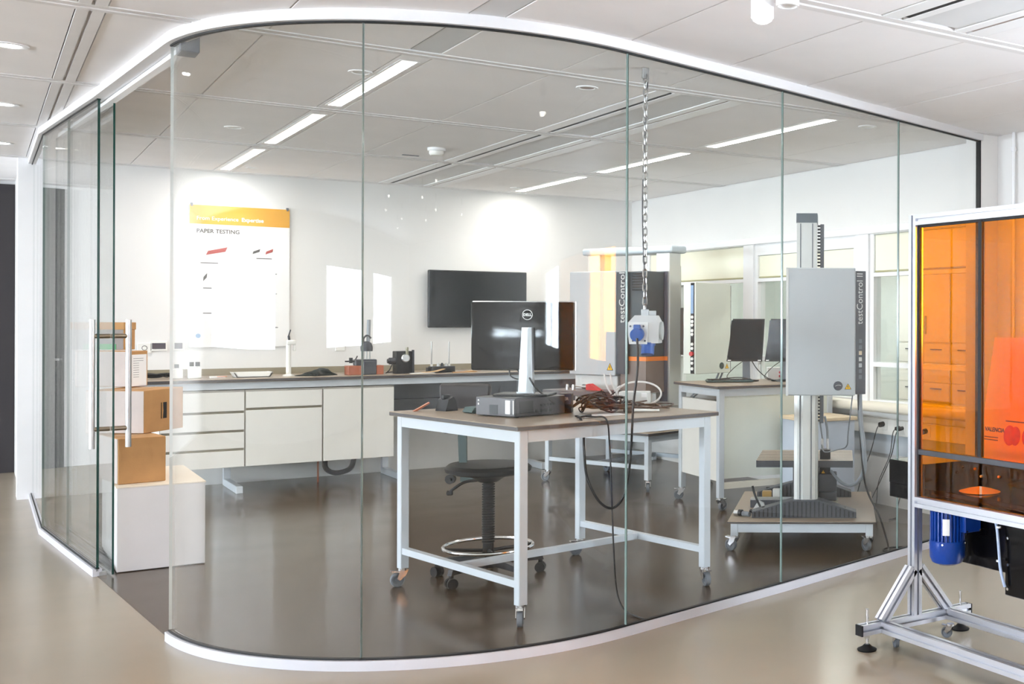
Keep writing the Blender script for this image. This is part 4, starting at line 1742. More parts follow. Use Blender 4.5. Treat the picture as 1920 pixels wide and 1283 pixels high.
cyl(b, (bx0 + 0.34, by0 - 0.001, 1.015 + z0), (bx0 + 0.34, by0 - 0.003, 1.015 + z0), 0.028, 20)
obj('round_emblem', b, TEAL, t)
warning_triangle(t, tmat((bx0 + 0.41, by0 - 0.0005, 1.005 + z0), (1, 0, 0), (0, 0, 1)), 0.026)
b = BM()
for s in (0.0, 0.05):
    tube(b, [(bx0 + 0.38 + s, by0 + 0.06, 0.957 + z0), (bx0 + 0.36 + s, by0 + 0.1, 0.88 + z0), (bx0 + 0.25 + s, by0 + 0.22, 0.78 + z0), (0.0, -0.05, 0.6 + z0)], 0.008, 8)
pieces('cable', b, CABLEG, t, smooth=True)

# ================================================================== TABLE WITH PANELS, BY THE WINDOWS
A3 = math.radians(-4.6)
t = thing('panelled_table', 'white-panelled wheeled table near the windows with two dark monitors', 'table', (4.315, 7.10, 0), A3)
bench_table(t, 0.98, 0.70, 0.917, 0.095, 0.16, angs=(0.4, 0.0, 2.6, 1.0), hframe=False)
b = BM()
box(b, 0.012, 0.03, 0.045, 0.655, 0.215, 0.80)
obj('side_panel', b, CABW, t)
b = BM()
box(b, 0.045, 0.935, 0.012, 0.03, 0.235, 0.84)
obj('front_panel', b, BEIGE, t)
b = BM()
box(b, 0.045, 0.935, 0.006, 0.04, 0.16, 0.205)
obj('stretcher', b, SILLM, t)


def t3w(x, y):
    c_, s_ = math.cos(A3), math.sin(A3)
    return (4.315 + x * c_ - y * s_, 7.10 + x * s_ + y * c_)


Z3 = 0.9175
for k, (px_, py_, w_, rz_, lb) in enumerate(((0.49, 0.50, 0.25, -YAW + 0.05, 'dark monitor on a grey arm stand at the panelled table, nearer the beige control box'), (0.745, 0.35, 0.24, -YAW - 0.05, 'second dark monitor at the panelled table, partly behind the grey machine'))):
    p = t3w(px_, py_)
    t = thing('monitor', lb, 'monitor', (p[0], p[1], Z3), rz_)
    b = BM()
    lathe(b, [(0, 0), (0.10, 0), (0.10, 0.008), (0.03, 0.014), (0, 0.014)], (0, 0, 0), 24)
    obj('foot', b, BPLAS, t, smooth=True)
    b = BM()
    prism(b, [(-0.03, 0.012), (0.03, 0.012), (0.024, 0.25), (-0.03, 0.25)], 0.0, 0.02, 'y')
    obj('stand', b, GRUB, t)
    b = BM()
    prism(b, [(-w_ / 2 - 0.03, 0.155), (w_ / 2 - 0.0, 0.155), (w_ / 2 + 0.02, 0.49), (-w_ / 2 + 0.02, 0.49)], -0.03, 0.0, 'y')
    obj('casing', b, BPLAS, t)
    b = BM()
    prism(b, [(-w_ / 2 - 0.018, 0.17), (w_ / 2 - 0.012, 0.17), (w_ / 2 + 0.007, 0.478), (-w_ / 2 + 0.009, 0.478)], -0.0315, -0.03, 'y')
    obj('screen', b, SCREEN, t)
    b = BM()
    for x_ in (-w_ / 2 - 0.02, w_ / 2 - 0.035):
        box(b, x_, x_ + 0.025, -0.0325, -0.0315, 0.16, 0.167)
    pieces('bezel_mark', b, WINK, t)
    b = BM()
    tube(b, [(0.02, 0.01, 0.20), (0.08, 0.0, 0.10), (0.16, -0.04, 0.03), (0.24, -0.06, 0.006)], 0.004, 6)
    tube(b, [(-0.02, 0.01, 0.16), (-0.10, -0.02, 0.10), (-0.15, -0.03, 0.03), (-0.06, -0.08, 0.008)], 0.003, 6)
    pieces('cable', b, CABLEK, t, smooth=True)
p = t3w(0.30, 0.42)
t = thing('keyboard', 'dark keyboard with loose leads on the panelled table', 'keyboard', (p[0], p[1], Z3), -0.45)
b = BM()
box(b, -0.18, 0.18, -0.07, 0.07, 0.002, 0.018, bev=0.004)
obj('body', b, TEAL, t)
b = BM()
for r_ in range(4):
    for c_ in range(14):
        box(b, -0.17 + c_ * 0.0245, -0.15 + c_ * 0.0245, -0.06 + r_ * 0.031, -0.036 + r_ * 0.031, 0.018, 0.024)
pieces('key', b, BPLAS, t)
b = BM()
tube(b, [(-0.1, 0.07, 0.012), (-0.05, 0.12, 0.02), (0.1, 0.1, 0.03), (0.2, 0.05, 0.01), (0.24, 0.12, 0.006)], 0.004, 6)
obj('lead', b, CABLEK, t, smooth=True)
p = t3w(0.80, 0.58)
t = thing('white_router', 'small white box with red plugs on the panelled table behind the grey machine', 'router', (p[0], p[1], Z3), -0.5)
b = BM()
box(b, -0.07, 0.07, -0.05, 0.05, 0.0, 0.10, bev=0.004)
obj('case', b, WPLAS, t)
b = BM()
for z_ in (0.03, 0.06):
    cyl(b, (0.03, -0.05, z_), (0.03, -0.07, z_), 0.01, 10)
pieces('red_plug', b, RED, t)
t = thing('rolling_cabinet', 'pale blue-grey cabinet with a wooden top behind the grey machine column', 'cabinet', (4.86, 6.62, 0), -0.1)
b = BM()
box(b, -0.10, 0.30, -0.02, 0.36, 0.03, 0.665, bev=0.003)
obj('body', b, M('cabinet_blue_grey', (196, 204, 216), 0.5), t)
b = BM()
box(b, -0.115, 0.315, -0.035, 0.375, 0.665, 0.69, bev=0.003)
obj('top', b, M('light_wood', (222, 200, 166), 0.5, var=0.08, scale=20), t)
b = BM()
box(b, -0.08, 0.28, 0.0, 0.34, 0.003, 0.03)
obj('plinth', b, DGREY, t)

# ================================================================== TROLLEY AND GREY MACHINE
PO = (3.628, 5.833, 0)
t = thing('low_trolley', 'low wheeled trolley with a brown top under the grey machine', 'trolley', PO, -YAW)
bench_table(t, 0.86, 1.17, 0.186, 0.093, 0.12, thick=0.014, apron=0.055, angs=(2.6, 2.2, 2.0, 1.0), hframe=False, over=0.018)
t = thing('grey_testing_machine', 'tall single-column testing machine with a grey control box on the low trolley', 'testing machine', (PO[0], PO[1], 0.1865), -YAW)
z0 = -0.1865
for y, x0, x1 in ((0.11, 0.119, 0.76), (0.93, 0.09, 0.735)):
    b = BM()
    c0, c1 = 0.365, 0.53
    prism(b, [(x0, 0.0), (x1, 0.0), (x1, 0.035), (c1, 0.108), (c0, 0.108), (x0, 0.035)], y, y + 0.12, 'y')
    ft = obj('foot', b, DGREY, t)
    b = BM()
    n_ = 24
    for k in range(n_):
        x = x0 + 0.02 + (x1 - x0 - 0.04) * k / (n_ - 1)
        top = 0.03 + 0.07 * min(1, max(0, (x - x0) / (c0 - x0), ) if x < c0 else max(0, (x1 - x) / (x1 - c1)))
        box(b, x - 0.004, x + 0.004, y - 0.004, y, 0.006, min(0.1, top))
    pieces('rib', b, BPLAS, ft)
    b = BM()
    for x in (x0 + 0.06, x1 - 0.09):
        cyl(b, (x + 0.012, y + 0.06, 0.05), (x + 0.012, y + 0.06, 0.058), 0.014, 14)
    pieces('bolt_hole', b, BLACK, ft)
b = BM()
box(b, 0.39, 0.51, 0.23, 0.93, 0.01, 0.10)
obj('base_beam', b, DGREY, t)
b = BM()
pr = [(0.375, 0.16), (0.395, 0.145), (0.43, 0.135), (0.475, 0.135), (0.505, 0.145), (0.521, 0.16), (0.521, 0.33), (0.375, 0.33)]
prism(b, pr, 0.108, 1.45 + z0)
col_ = obj('column', b, ALUW, t)
b = BM()
for x in (0.412, 0.482):
    box(b, x - 0.003, x + 0.003, 0.133, 0.16, 0.112, 1.44 + z0)
pieces('column_groove', b, GRUB, col_)
b = BM()
box(b, 0.388, 0.512, 0.15, 0.32, 1.45 + z0, 2.0 + z0)
obj('upper_column', b, ALUW, t)
b = BM()
for x in (0.412, 0.486):
    box(b, x - 0.003, x + 0.003, 0.148, 0.15, 1.5 + z0, 1.995 + z0)
pieces('upper_groove', b, GRUB, t)
b = BM()
box(b, 0.385, 0.515, 0.145, 0.325, 2.0 + z0, 2.058 + z0)
obj('column_cap', b, M('cap_slate', (96, 104, 110), 0.45), t)
b = BM()
box(b, 0.532, 0.555, 0.20, 0.25, 0.76 + z0, 1.995 + z0)
rk = obj('rack', b, GRUB, t)
b = BM()
for k in range(60):
    z_ = 0.77 + k * 0.0205 + z0
    box(b, 0.515, 0.533, 0.205, 0.245, z_, z_ + 0.010)
pieces('rack_tooth', b, DGREY, rk)
b = BM()
box(b, 0.13, 0.74, 0.31, 0.89, 0.47 + z0, 0.513 + z0)
tb = obj('slotted_table', b, LAMI, t, edge=DGREY)
b = BM()
for k in range(6):
    y = 0.37 + k * 0.085
    box(b, 0.132, 0.738, y, y + 0.012, 0.5131 + z0, 0.5138 + z0)
pieces('table_slot', b, DGREY, tb)
b = BM()
box(b, 0.36, 0.52, 0.36, 0.86, 0.10, 0.47 + z0)
obj('table_pedestal', b, DGREY, t)
b = BM()
box(b, 0.522, 0.638, 0.38, 0.50, 0.12, 0.235, bev=0.004)
box(b, 0.522, 0.638, 0.38, 0.50, 0.062, 0.118, bev=0.004)
mt = obj('motor', b, DGREY, t)
b = BM()
box(b, 0.53, 0.597, 0.39, 0.47, 0.235, 0.385, bev=0.004)
obj('motor_head', b, BPLAS, mt)
b = BM()
box(b, 0.515, 0.645, 0.37, 0.52, 0.0, 0.06)
obj('motor_plate', b, M('olive_plate', (150, 148, 132), 0.5), t)
warning_triangle(t, tmat((0.552, 0.3790, 0.245), (1, 0, 0), (0, 0, 1)), 0.014)
b = BM()
for x in (0.545, 0.578):
    cyl(b, (x, 0.43, 0.385), (x, 0.43, 0.455), 0.009, 12)
pieces('connector', b, CHROME, mt, smooth=True)
b = BM()
tube(b, [(0.545, 0.43, 0.45), (0.535, 0.42, 0.52), (0.53, 0.40, 0.58)], 0.005, 8)
tube(b, [(0.578, 0.43, 0.45), (0.575, 0.42, 0.52), (0.56, 0.38, 0.60)], 0.008, 8)
tube(b, [(0.54, 0.385, 0.42), (0.56, 0.37, 0.375), (0.64, 0.36, 0.39), (0.70, 0.30, 0.42), (0.71, 0.2, 0.52), (0.735, 0.1, 0.76)], 0.004, 8)
pieces('motor_cable', b, CABLEG, t, smooth=True)
b = BM()
box(b, 0.333, 0.749, 0.0, 0.125, 0.944 + z0, 1.716 + z0, bev=0.005)
cb = obj('control_box', b, MGREY, t)
b = BM()
box(b, 0.331, 0.346, -0.002, 0.127, 0.943 + z0, 1.717 + z0)
obj('edge_trim', b, LGREY, t)
b = BM()
prism(b, [(0.751, 0.002), (0.812, 0.03), (0.812, 0.12), (0.751, 0.12)], 0.952 + z0, 1.697 + z0)
obj('dark_strip', b, DGREY, t)
sx = Vector((0.061, 0.028, 0)).normalized()
so = Vector((0.751, 0.002, 0))
text('lettering', 'testControl II', 0.056, LGREY, t, tmat(so + sx * 0.046 + Vector((0, -0.002, 1.375 + z0)), (0, 0, 1), -sx))
for k, (zz, mm_) in enumerate(((1.262, GRUB), (1.225, GRUB), (1.19, M('amber_tile', (220, 200, 170), 0.5)), (1.152, LGREY), (1.115, MGREY), (1.08, GRUB), (1.045, GRUB))):
    b = BM()
    pz = [so + sx * u + Vector((0, 0, zz + z0 + v)) for u, v in ((0.022, 0), (0.042, 0), (0.042, 0.024), (0.022, 0.024))]
    nrm = Vector((sx.y, -sx.x, 0)) * 0.0012
    A_ = [b.verts.new(q) for q in pz]
    B_ = [b.verts.new(q + nrm) for q in pz]
    b.faces.new(B_)
    for i in range(4):
        b.faces.new((A_[i], A_[(i + 1) % 4], B_[(i + 1) % 4], B_[i]))
    obj('symbol_tile', b, mm_, t)
b = BM()
cyl(b, (0.646, -0.0005, 1.003 + z0), (0.646, -0.002, 1.003 + z0), 0.028, 28)
em = obj('round_emblem', b, DGREY, t)
b = BM()
tube(b, [(0.63, -0.0025, 1.0 + z0), (0.637, -0.0025, 1.006 + z0), (0.655, -0.0025, 1.008 + z0), (0.665, -0.0025, 1.004 + z0)], 0.0014, 5)
obj('emblem_sign', b, LGREY, em)
warning_triangle(t, tmat((0.706, -0.0005, 0.995 + z0), (1, 0, 0), (0, 0, 1)), 0.021)
b = BM()
for s, rr in ((0.0, 0.010), (0.012, 0.008)):
    tube(b, [(0.772 + s, 0.06, 0.955 + z0), (0.778 + s, 0.05, 0.80 + z0), (0.80 + s, 0.05, 0.62 + z0), (0.80 + s, 0.10, 0.47 + z0), (0.74 + s, 0.22, 0.375 + z0), (0.67, 0.34, 0.37 + z0), (0.60, 0.385, 0.44 + z0)], rr, 10)
pieces('thick_cable', b, CABLEG, t, smooth=True)
t = thing('mains_lead', 'black lead dropping from the grey control box to the floor beside the trolley', 'cable', (PO[0], PO[1], 0), -YAW)
b = BM()
tube(b, [(0.768, 0.05, 0.955), (0.775, 0.05, 0.80), (0.79, 0.06, 0.60), (0.805, 0.08, 0.45), (0.835, 0.12, 0.33), (0.90, 0.14, 0.20), (0.945, 0.10, 0.06), (0.955, 0.06, 0.012), (0.945, -0.02, 0.012), (0.925, -0.03, 0.012), (0.93, 0.04, 0.012), (0.985, 0.09, 0.012), (1.06, 0.10, 0.012)], 0.006, 8)
pieces('cable', b, CABLEK, t, smooth=True)

# loose grips and clamps on the trolley


def pw(x, y):
    return (PO[0] + x * right.x + y * fwd.x, PO[1] + x * right.y + y * fwd.y)


GR = 'grips and clamps lying on the low trolley'
p = pw(0.18, 0.52)
t = thing('clamp_fixture', 'long dark clamp fixture with a steel bar at the rear of the trolley', 'clamp', (p[0], p[1], 0.1865), -YAW, GR)
b = BM()
box(b, -0.10, 0.16, -0.04, 0.04, 0, 0.05, bev=0.003)
obj('body', b, DGREY, t)
b = BM()
box(b, -0.10, 0.17, -0.045, 0.045, 0.05, 0.058)
obj('bar', b, STEEL, t)
b = BM()
cyl(b, (0.15, -0.05, 0.03), (0.15, -0.075, 0.03), 0.016, 12)
obj('screw_knob', b, TAUPE, t)
p = pw(0.16, 0.30)
t = thing('clamp_fixture', 'white and black toggle clamp in the middle of the trolley', 'clamp', (p[0], p[1], 0.1865), -YAW, GR)
b = BM()
box(b, -0.07, 0.07, -0.03, 0.03, 0, 0.018, bev=0.003)
obj('plate', b, BPLAS, t)
b = BM()
prism(b, [(-0.05, 0.018), (0.035, 0.018), (0.02, 0.06), (-0.01, 0.075), (-0.03, 0.05)], -0.02, 0.02, 'y')
obj('bracket', b, LGREY, t)
b = BM()
tube(b, [(-0.0, -0.025, 0.04), (-0.02, -0.025, 0.08), (-0.04, -0.02, 0.13), (-0.05, -0.02, 0.17)], 0.007, 8)
obj('lever', b, BPLAS, t, smooth=True)
p = pw(0.055, 0.16)
t = thing('clamp_fixture', 'small black and steel screw grip at the front corner of the trolley', 'clamp', (p[0], p[1], 0.1865), -YAW, GR)
b = BM()
cyl(b, (-0.05, 0.03, 0.018), (-0.02, 0.02, 0.018), 0.016, 14)
obj('steel_head', b, STEEL, t, smooth=True)
b = BM()
cyl(b, (-0.02, 0.02, 0.02), (0.0, 0.01, 0.02), 0.020, 14)
obj('black_ring', b, BPLAS, t, smooth=True)
b = BM()
cyl(b, (0.005, 0.0, 0.018), (0.05, -0.03, 0.018), 0.015, 14)
obj('grey_handle', b, GRUB, t, smooth=True)
p = pw(0.20, 0.75)
t = thing('clamp_fixture', 'brass and white grip pieces at the rear corner of the trolley', 'clamp', (p[0], p[1], 0.1865), -YAW, GR)
b = BM()
box(b, -0.06, 0.0, -0.03, 0.03, 0, 0.07, bev=0.004)
obj('brass_block', b, M('brass', (196, 160, 96), 0.35, 0.8), t)
b = BM()
box(b, 0.01, 0.06, -0.03, 0.02, 0, 0.085, bev=0.004)
obj('white_block', b, WPLAS, t)

# ================================================================== WINDOW SIDE: plugs and leads
for k, (y, z_, lb) in enumerate(((6.54, 0.625, 'black plug and lead in the cable duct beneath the middle window'), (6.335, 0.61, 'pair of black plugs in the cable duct beside the orange rig'), (6.06, 0.61, 'black plug in the cable duct seen through the orange acrylic'))):
    t = thing('mains_plug', lb, 'plug', (WX - 0.061, y, z_), 0, 'plugs in the window duct')
    b = BM()
    box(b, -0.004, 0.0, -0.045, 0.045, -0.045, 0.035, bev=0.002)
    obj('socket_plate', b, WPLAS, t)
    for s in ((0.0,) if k != 1 else (-0.018, 0.018)):
        b = BM()
        cyl(b, (-0.004, s, 0.0), (-0.04, s, -0.006), 0.019 if k != 1 else 0.014, 14)
        pg = obj('plug', b, BRUB, t, smooth=True)
        b = BM()
        tube(b, [(-0.038, s, -0.006), (-0.06, s + 0.01, -0.04), (-0.09, s * 0.5 + 0.04 - 0.02 * k, -0.2), (-0.13 + 0.6 * s, s + 0.10, -0.40), (-0.17, 0.12 - 2 * s, -z_ + 0.05), (-0.23, 0.05 + s, -z_ + 0.01), (-0.33, 0.02 - s, -z_ + 0.008)], 0.0036, 6)
        obj('lead', b, CABLEK, pg, smooth=True)

# ================================================================== ORANGE RIG
t = thing('orange_test_rig', 'aluminium profile test rig with orange acrylic panels outside the glass room', 'test rig', (0, 0, 0))
PX, PY = 3.2805, 3.7495
s_ = 0.045


def bar(name, p0, p1, mat=ALU):
    b = BM()
    tslot(b, p0, p1, s_)
    return obj(name, b, mat, t)


bar('post', (PX, PY, 0.112), (PX, PY, 1.86))
bar('post', (PX, 1.60, 0.112), (PX, 1.60, 1.86))
bar('cross_bar', (2.975, PY, 0.0895), (3.60, PY, 0.0895))
bar('cross_bar', (2.975, 1.60, 0.0895), (3.60, 1.60, 0.0895))
bar('long_bar', (3.095, 1.62, 0.0895), (3.095, PY - 0.0225, 0.0895))
bar('long_bar', (3.47, 1.62, 0.0895), (3.47, PY - 0.0225, 0.0895))
bar('brace', (3.09, PY, 0.11), (PX - 0.02, PY, 0.315))
bar('brace', (3.47, PY, 0.11), (PX + 0.02, PY, 0.315))
bar('middle_rail', (PX, 1.62, 0.608), (PX, PY - 0.0225, 0.608))
bar('top_rail', (PX, 1.62, 1.8375), (PX, PY - 0.0225, 1.8375))
bar('rear_post', (3.74, 3.62, 0.78), (3.74, 3.62, 1.86)) if False else None
b = BM()
for y in (PY, 1.60):
    for x0 in (2.968, 3.60):
        box(b, x0, x0 + 0.007, y - 0.0225, y + 0.0225, 0.067, 0.112)
pieces('end_cap', b, BPLAS, t)
for (x, y) in ((3.013, PY), (3.555, PY), (3.013, 1.60), (3.555, 1.60)):
    b = BM()
    lathe(b, [(0, 0.0), (0.040, 0.0), (0.042, 0.006), (0.022, 0.016), (0.012, 0.026), (0, 0.026)], (x, y, 0), 24)
    ft = obj('levelling_foot', b, BRUB, t, smooth=True)
    b = BM()
    cyl(b, (x, y, 0.02), (x, y, 0.175), 0.0062, 10)
    cyl(b, (x, y, 0.05), (x, y, 0.066), 0.011, 6)
    obj('threaded_rod', b, CHROME, ft, smooth=True)
for (x, y, a) in ((3.13, PY - 0.06, 1.2), (3.42, PY - 0.08, 2.0), (3.13, 1.7, 0.4)):
    caster(t, x, y, a, 0.66)
# acrylic panels, gaskets and door edge
b = BM()
box(b, PX - 0.003, PX + 0.003, 3.352, PY - 0.0225, 0.632, 1.813)
obj('acrylic_panel', b, ORANGE, t, label='orange acrylic panel')
b = BM()
box(b, PX - 0.003, PX + 0.003, 1.62, 3.332, 0.632, 1.813)
obj('acrylic_panel', b, ORANGE, t, label='orange acrylic panel')
b = BM()
box(b, PX - 0.009, PX + 0.009, 3.332, 3.352, 0.84, 1.813)
box(b, PX - 0.007, PX + 0.007, 1.62, PY - 0.0225, 1.805, 1.815)
box(b, PX - 0.007, PX + 0.007, PY - 0.032, PY - 0.022, 0.632, 1.813)
obj('gasket', b, BLACK, t)
b = BM()
box(b, PX - 0.012, PX + 0.008, 1.62, PY - 0.032, 0.815, 0.838, bev=0.002)
obj('door_edge', b, DGREY, t)
# black tray housing inside
b = BM()
box(b, 3.33, 3.74, 1.65, 3.985, 0.595, 0.66, bev=0.003)
box(b, 3.60, 3.74, 1.65, 3.985, 0.66, 0.765, bev=0.003)
box(b, 3.33, 3.60, 3.74, 3.985, 0.66, 0.765)
hs = obj('tray_housing', b, BGLOSS, t)
b = BM()
for (y, z_) in ((3.70, 0.72), (3.66, 0.69), (3.55, 0.70), (3.70, 0.64), (3.36, 0.71), (3.36, 0.65)):
    cyl(b, (3.60, y, z_ + 0.01), (3.592, y, z_ + 0.01), 0.006, 10)
pieces('bolt', b, WPLAS, hs, smooth=True)
b = BM()
lathe(b, [(0, 0.685), (0.05, 0.675), (0.09, 0.663), (0, 0.661)], (3.45, 3.52, 0), 20)
obj('paper_scrap', b, SILLM, hs)
# lower black enclosure
b = BM()
box(b, 3.46, 3.80, 3.30, 3.66, 0.335, 0.585, bev=0.003)
box(b, 3.40, 3.78, 1.65, 3.32, 0.262, 0.585, bev=0.003)
box(b, 3.46, 3.62, 2.70, 3.05, 0.18, 0.262)
en = obj('lower_enclosure', b, BGLOSS, t)
b = BM()
for z_ in (0.29, 0.39, 0.50):
    cyl(b, (3.40, 3.30, z_), (3.394, 3.30, z_), 0.006, 10)
pieces('bolt', b, CHROME, en, smooth=True)
b = BM()
cyl(b, (3.5, 2.95, 0.06), (3.5, 2.95, 0.18), 0.015, 12)
lathe(b, [(0, 0.0), (0.045, 0.0), (0.045, 0.012), (0.015, 0.03), (0, 0.06)], (3.5, 2.95, 0), 20)
obj('enclosure_foot', b, BPLAS, t, smooth=True)
b = BM()
tube(b, [(3.39, 3.37, 0.575), (3.375, 3.34, 0.53), (3.37, 3.325, 0.45), (3.375, 3.32, 0.37), (3.385, 3.305, 0.30)], 0.0065, 10)
obj('clear_tube', b, M('pale_tube', (186, 202, 232), 0.15, var=0.1, scale=40), t, smooth=True)
b = BM()
for z_ in (0.54, 0.40):
    cyl(b, (3.376, 3.332, z_), (3.376, 3.332, z_ + 0.008), 0.010, 10)
pieces('tube_clip', b, WINK, t)

# motor hanging under the rig
t = thing('electric_motor', 'blue finned electric motor hanging under the orange rig', 'motor', (3.335, 3.60, 0))
b = BM()
lathe(b, [(0, 0.352), (0.045, 0.352), (0.066, 0.362), (0.076, 0.385), (0.078, 0.452), (0.074, 0.456), (0, 0.456)], (0, 0, 0), 32)
obj('fan_cowl', b, MBLUE, t, smooth=True)
b = BM()
prof = []
n_ = 26
vs = []
for k in range(n_ * 4):
    a = 2 * PI * (k + (0.25 if k % 4 in (1, 3) else 0)) / (n_ * 4)
    r_ = 0.075 if k % 4 in (0, 1) else 0.061
    vs.append((r_ * math.cos(a), r_ * math.sin(a)))
prism(b, vs, 0.456, 0.582)
obj('finned_body', b, MBLUE, t)
b = BM()
box(b, 0.01, 0.105, -0.10, -0.03, 0.495, 0.58, bev=0.004)
tbx = obj('terminal_box', b, MBLUE, t)
b = BM()
for (x, y) in ((0.02, -0.101), (0.095, -0.101)):
    cyl(b, (x, y, 0.502), (x, y - 0.003, 0.502), 0.004, 8)
pieces('screw', b, CHROME, tbx)
b = BM()
for k in range(5):
    a = math.radians(212 + k * 4.5)
    a2 = math.radians(212 + (k + 1) * 4.5)
    v = [b.verts.new((0.0765 * math.cos(q), 0.0765 * math.sin(q), z_)) for q, z_ in ((a, 0.485), (a2, 0.485), (a2, 0.555), (a, 0.555))]
    b.faces.new(v)
obj('type_plate', b, PAPER, t)
b = BM()
for a in (3.7, 5.3, 2.6):
    cyl(b, (0.077 * math.cos(a), 0.077 * math.sin(a), 0.446), (0.0815 * math.cos(a), 0.0815 * math.sin(a), 0.446), 0.0045, 8)
pieces('cowl_screw', b, CHROME, t)

# leaning board inside the rig
t = thing('display_board', 'white board with orange fruit pictures leaning inside the orange rig', 'board', (3.63, 3.72, 0.767))
t.rotation_euler = (0, math.radians(6), 0)
b = BM()
prism(b, [(0.0, 0.0), (-0.62, 0.0), (-0.62, 0.56), (-0.05, 0.56)], 0, 0.006, 'x')
obj('panel', b, PAPER, t)
text('lettering', 'VALENCIA', 0.026, BPLAS, t, tmat((-0.001, -0.035, 0.135), (0, -1, 0), (0, 0, 1)), bold=0.0006)
b = BM()
for k in range(2):
    box(b, -0.0012, 0, -0.12, -0.035, 0.095 + k * 0.012, 0.099 + k * 0.012)
box(b, -0.0012, 0, -0.29, -0.16, 0.185, 0.19)
pieces('print_line', b, INK, t)
for k, (y, sy, sz) in enumerate(((-0.19, 0.036, 0.045), (-0.225, 0.03, 0.042), (-0.31, 0.045, 0.045))):
    b = BM()
    lathe(b, [(0, 0), (1, 0), (1, 1), (0, 1)], (0, 0, 0), 20)
    for v in b.verts:
        x, y_, z_ = v.co
        v.co = (-0.0015 * z_ - 0.0004 * k, y + sy * x, 0.125 + sz * y_)
    obj('fruit_picture', b, FRUIT, t)

# ================================================================== CEILING FITTINGS
for k, (x, y, lb) in enumerate(((0.126, 6.36, 'nearest corridor downlight beside the curved head rail'), (0.137, 8.13, 'middle one of the three corridor downlights'), (0.155, 9.95, 'farthest corridor downlight towards the dark wall'))):
    t = thing('downlight', lb, 'downlight', (x, y, H), group='corridor downlights')
    b = BM()
    lathe(b, [(0.075, 0.0), (0.075, -0.004), (0.055, -0.005), (0.045, 0.0)], (0, 0, 0), 28)
    obj('trim_ring', b, WTRIM, t, smooth=True)
    b = BM()
    lathe(b, [(0, -0.001), (0.046, -0.001), (0.046, -0.0025), (0, -0.0025)], (0, 0, 0), 24)
    obj('lens', b, LED2, t)
for k, (x, y, lb) in enumerate(((2.582, 5.60, 'recessed ceiling spot above the front table'), (4.50, 5.615, 'recessed ceiling spot above the grey machine'), (1.331, 8.18, 'recessed ceiling spot between cartons and poster'), (1.53, 5.95, 'recessed ceiling spot beside the first linear light'))):
    t = thing('recessed_spot', lb, 'downlight', (x, y, H), group='recessed spots in the lab ceiling')
    b = BM()
    lathe(b, [(0.058, 0.0), (0.058, -0.004), (0.042, -0.005), (0.036, 0.0)], (0, 0, 0), 26)
    obj('trim_ring', b, WTRIM, t, smooth=True)
    b = BM()
    lathe(b, [(0, -0.001), (0.037, -0.001), (0.037, -0.002), (0, -0.002)], (0, 0, 0), 22)
    obj('reflector', b, TAUPE if k == 0 else LGREY, t)
t = thing('smoke_detector', 'round white smoke detector on the lab ceiling', 'smoke detector', (2.649, 8.27, H))
b = BM()
lathe(b, [(0, 0), (0.062, 0), (0.062, -0.018), (0.056, -0.022), (0, -0.022)], (0, 0, 0), 28)
obj('base', b, WTRIM, t, smooth=True)
b = BM()
lathe(b, [(0, -0.022), (0.05, -0.022), (0.05, -0.042), (0.042, -0.052), (0, -0.052)], (0, 0, 0), 28)
obj('sensor_head', b, WPLAS, t, smooth=True)
t = thing('air_grille', 'small flat slot grille in the ceiling behind the smoke detector', 'grille', (2.606, 8.74, H))
b = BM()
box(b, -0.06, 0.06, -0.012, 0.012, -0.004, 0)
obj('plate', b, GRUB, t)

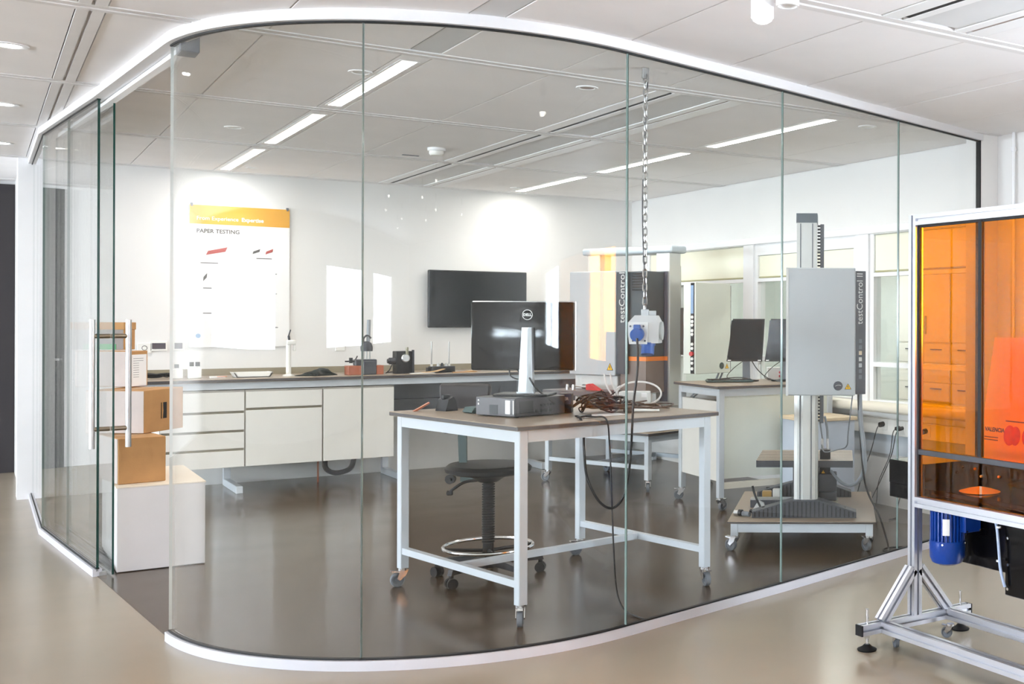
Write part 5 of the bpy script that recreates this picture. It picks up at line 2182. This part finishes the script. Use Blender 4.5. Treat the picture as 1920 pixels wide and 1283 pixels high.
# wall-washer spots over the rear wall
for k, (x, lb) in enumerate(((1.80, 'track spot washing the wall above the poster'), (4.02, 'track spot washing the wall above the television'))):
    t = thing('wall_washer', lb, 'spotlight', (x, 10.28, H), group='wall washers')
    b = BM()
    lathe(b, [(0.045, 0.0), (0.045, -0.004), (0.032, -0.005), (0.028, 0.0)], (0, 0, 0), 24)
    obj('trim_ring', b, WTRIM, t, smooth=True)
    l = bpy.data.lights.new('wall_washer_beam', 'SPOT')
    l.energy = 2.4
    l.color = (1.0, 0.82, 0.60)
    l.spot_size = math.radians(75)
    l.spot_blend = 0.7
    l.shadow_soft_size = 0.03
    lo = bpy.data.objects.new('wall_washer_beam', l)
    COL.objects.link(lo)
    lo.parent = t
    lo.location = (0, 0, -0.03)
    lo.rotation_euler = (math.radians(24), 0, 0)

# surface-mounted hall spots: the one in view and its row behind the viewpoint
SPOTS = [(2.225, 3.375, 'white cylindrical ceiling spot with a black neck, top of the picture'), (2.275, 3.29, 'second white ceiling spot tucked beside the glowing one')]
random.seed(2)
for k in range(10):
    SPOTS.append((-0.5 - 1.1 * (k % 5), 0.6 - 2.2 * (k // 5) - 0.9 * (k % 2), 'white cylindrical spot in the row behind the viewpoint'))
for k, (x, y, lb) in enumerate(SPOTS):
    t = thing('ceiling_spot', lb, 'spotlight', (x, y, H), group='cylindrical hall spots')
    zb = -0.155 if k != 1 else -0.125
    b = BM()
    cyl(b, (0, 0, 0), (0, 0, zb + 0.075), 0.030, 20)
    obj('neck', b, BPLAS, t, smooth=True)
    b = BM()
    lathe(b, [(0.033, zb + 0.08), (0.041, zb + 0.078), (0.041, zb), (0.034, zb), (0.034, zb + 0.012), (0, zb + 0.012)], (0, 0, 0), 26)
    obj('shade', b, WTRIM, t, smooth=True)
    if k != 1:
        b = BM()
        lathe(b, [(0, zb + 0.011), (0.033, zb + 0.011), (0.033, zb - 0.010), (0.02, zb - 0.018), (0, zb - 0.02)], (0, 0, 0), 20)
        obj('lens', b, LED2, t, smooth=True)
        l = bpy.data.lights.new('ceiling_spot_beam', 'SPOT')
        l.energy = 20
        l.color = (1, 0.95, 0.88)
        l.spot_size = math.radians(80)
        l.spot_blend = 0.6
        l.shadow_soft_size = 0.03
        lo = bpy.data.objects.new('ceiling_spot_beam', l)
        COL.objects.link(lo)
        lo.parent = t
        lo.location = (0, 0, zb - 0.025)
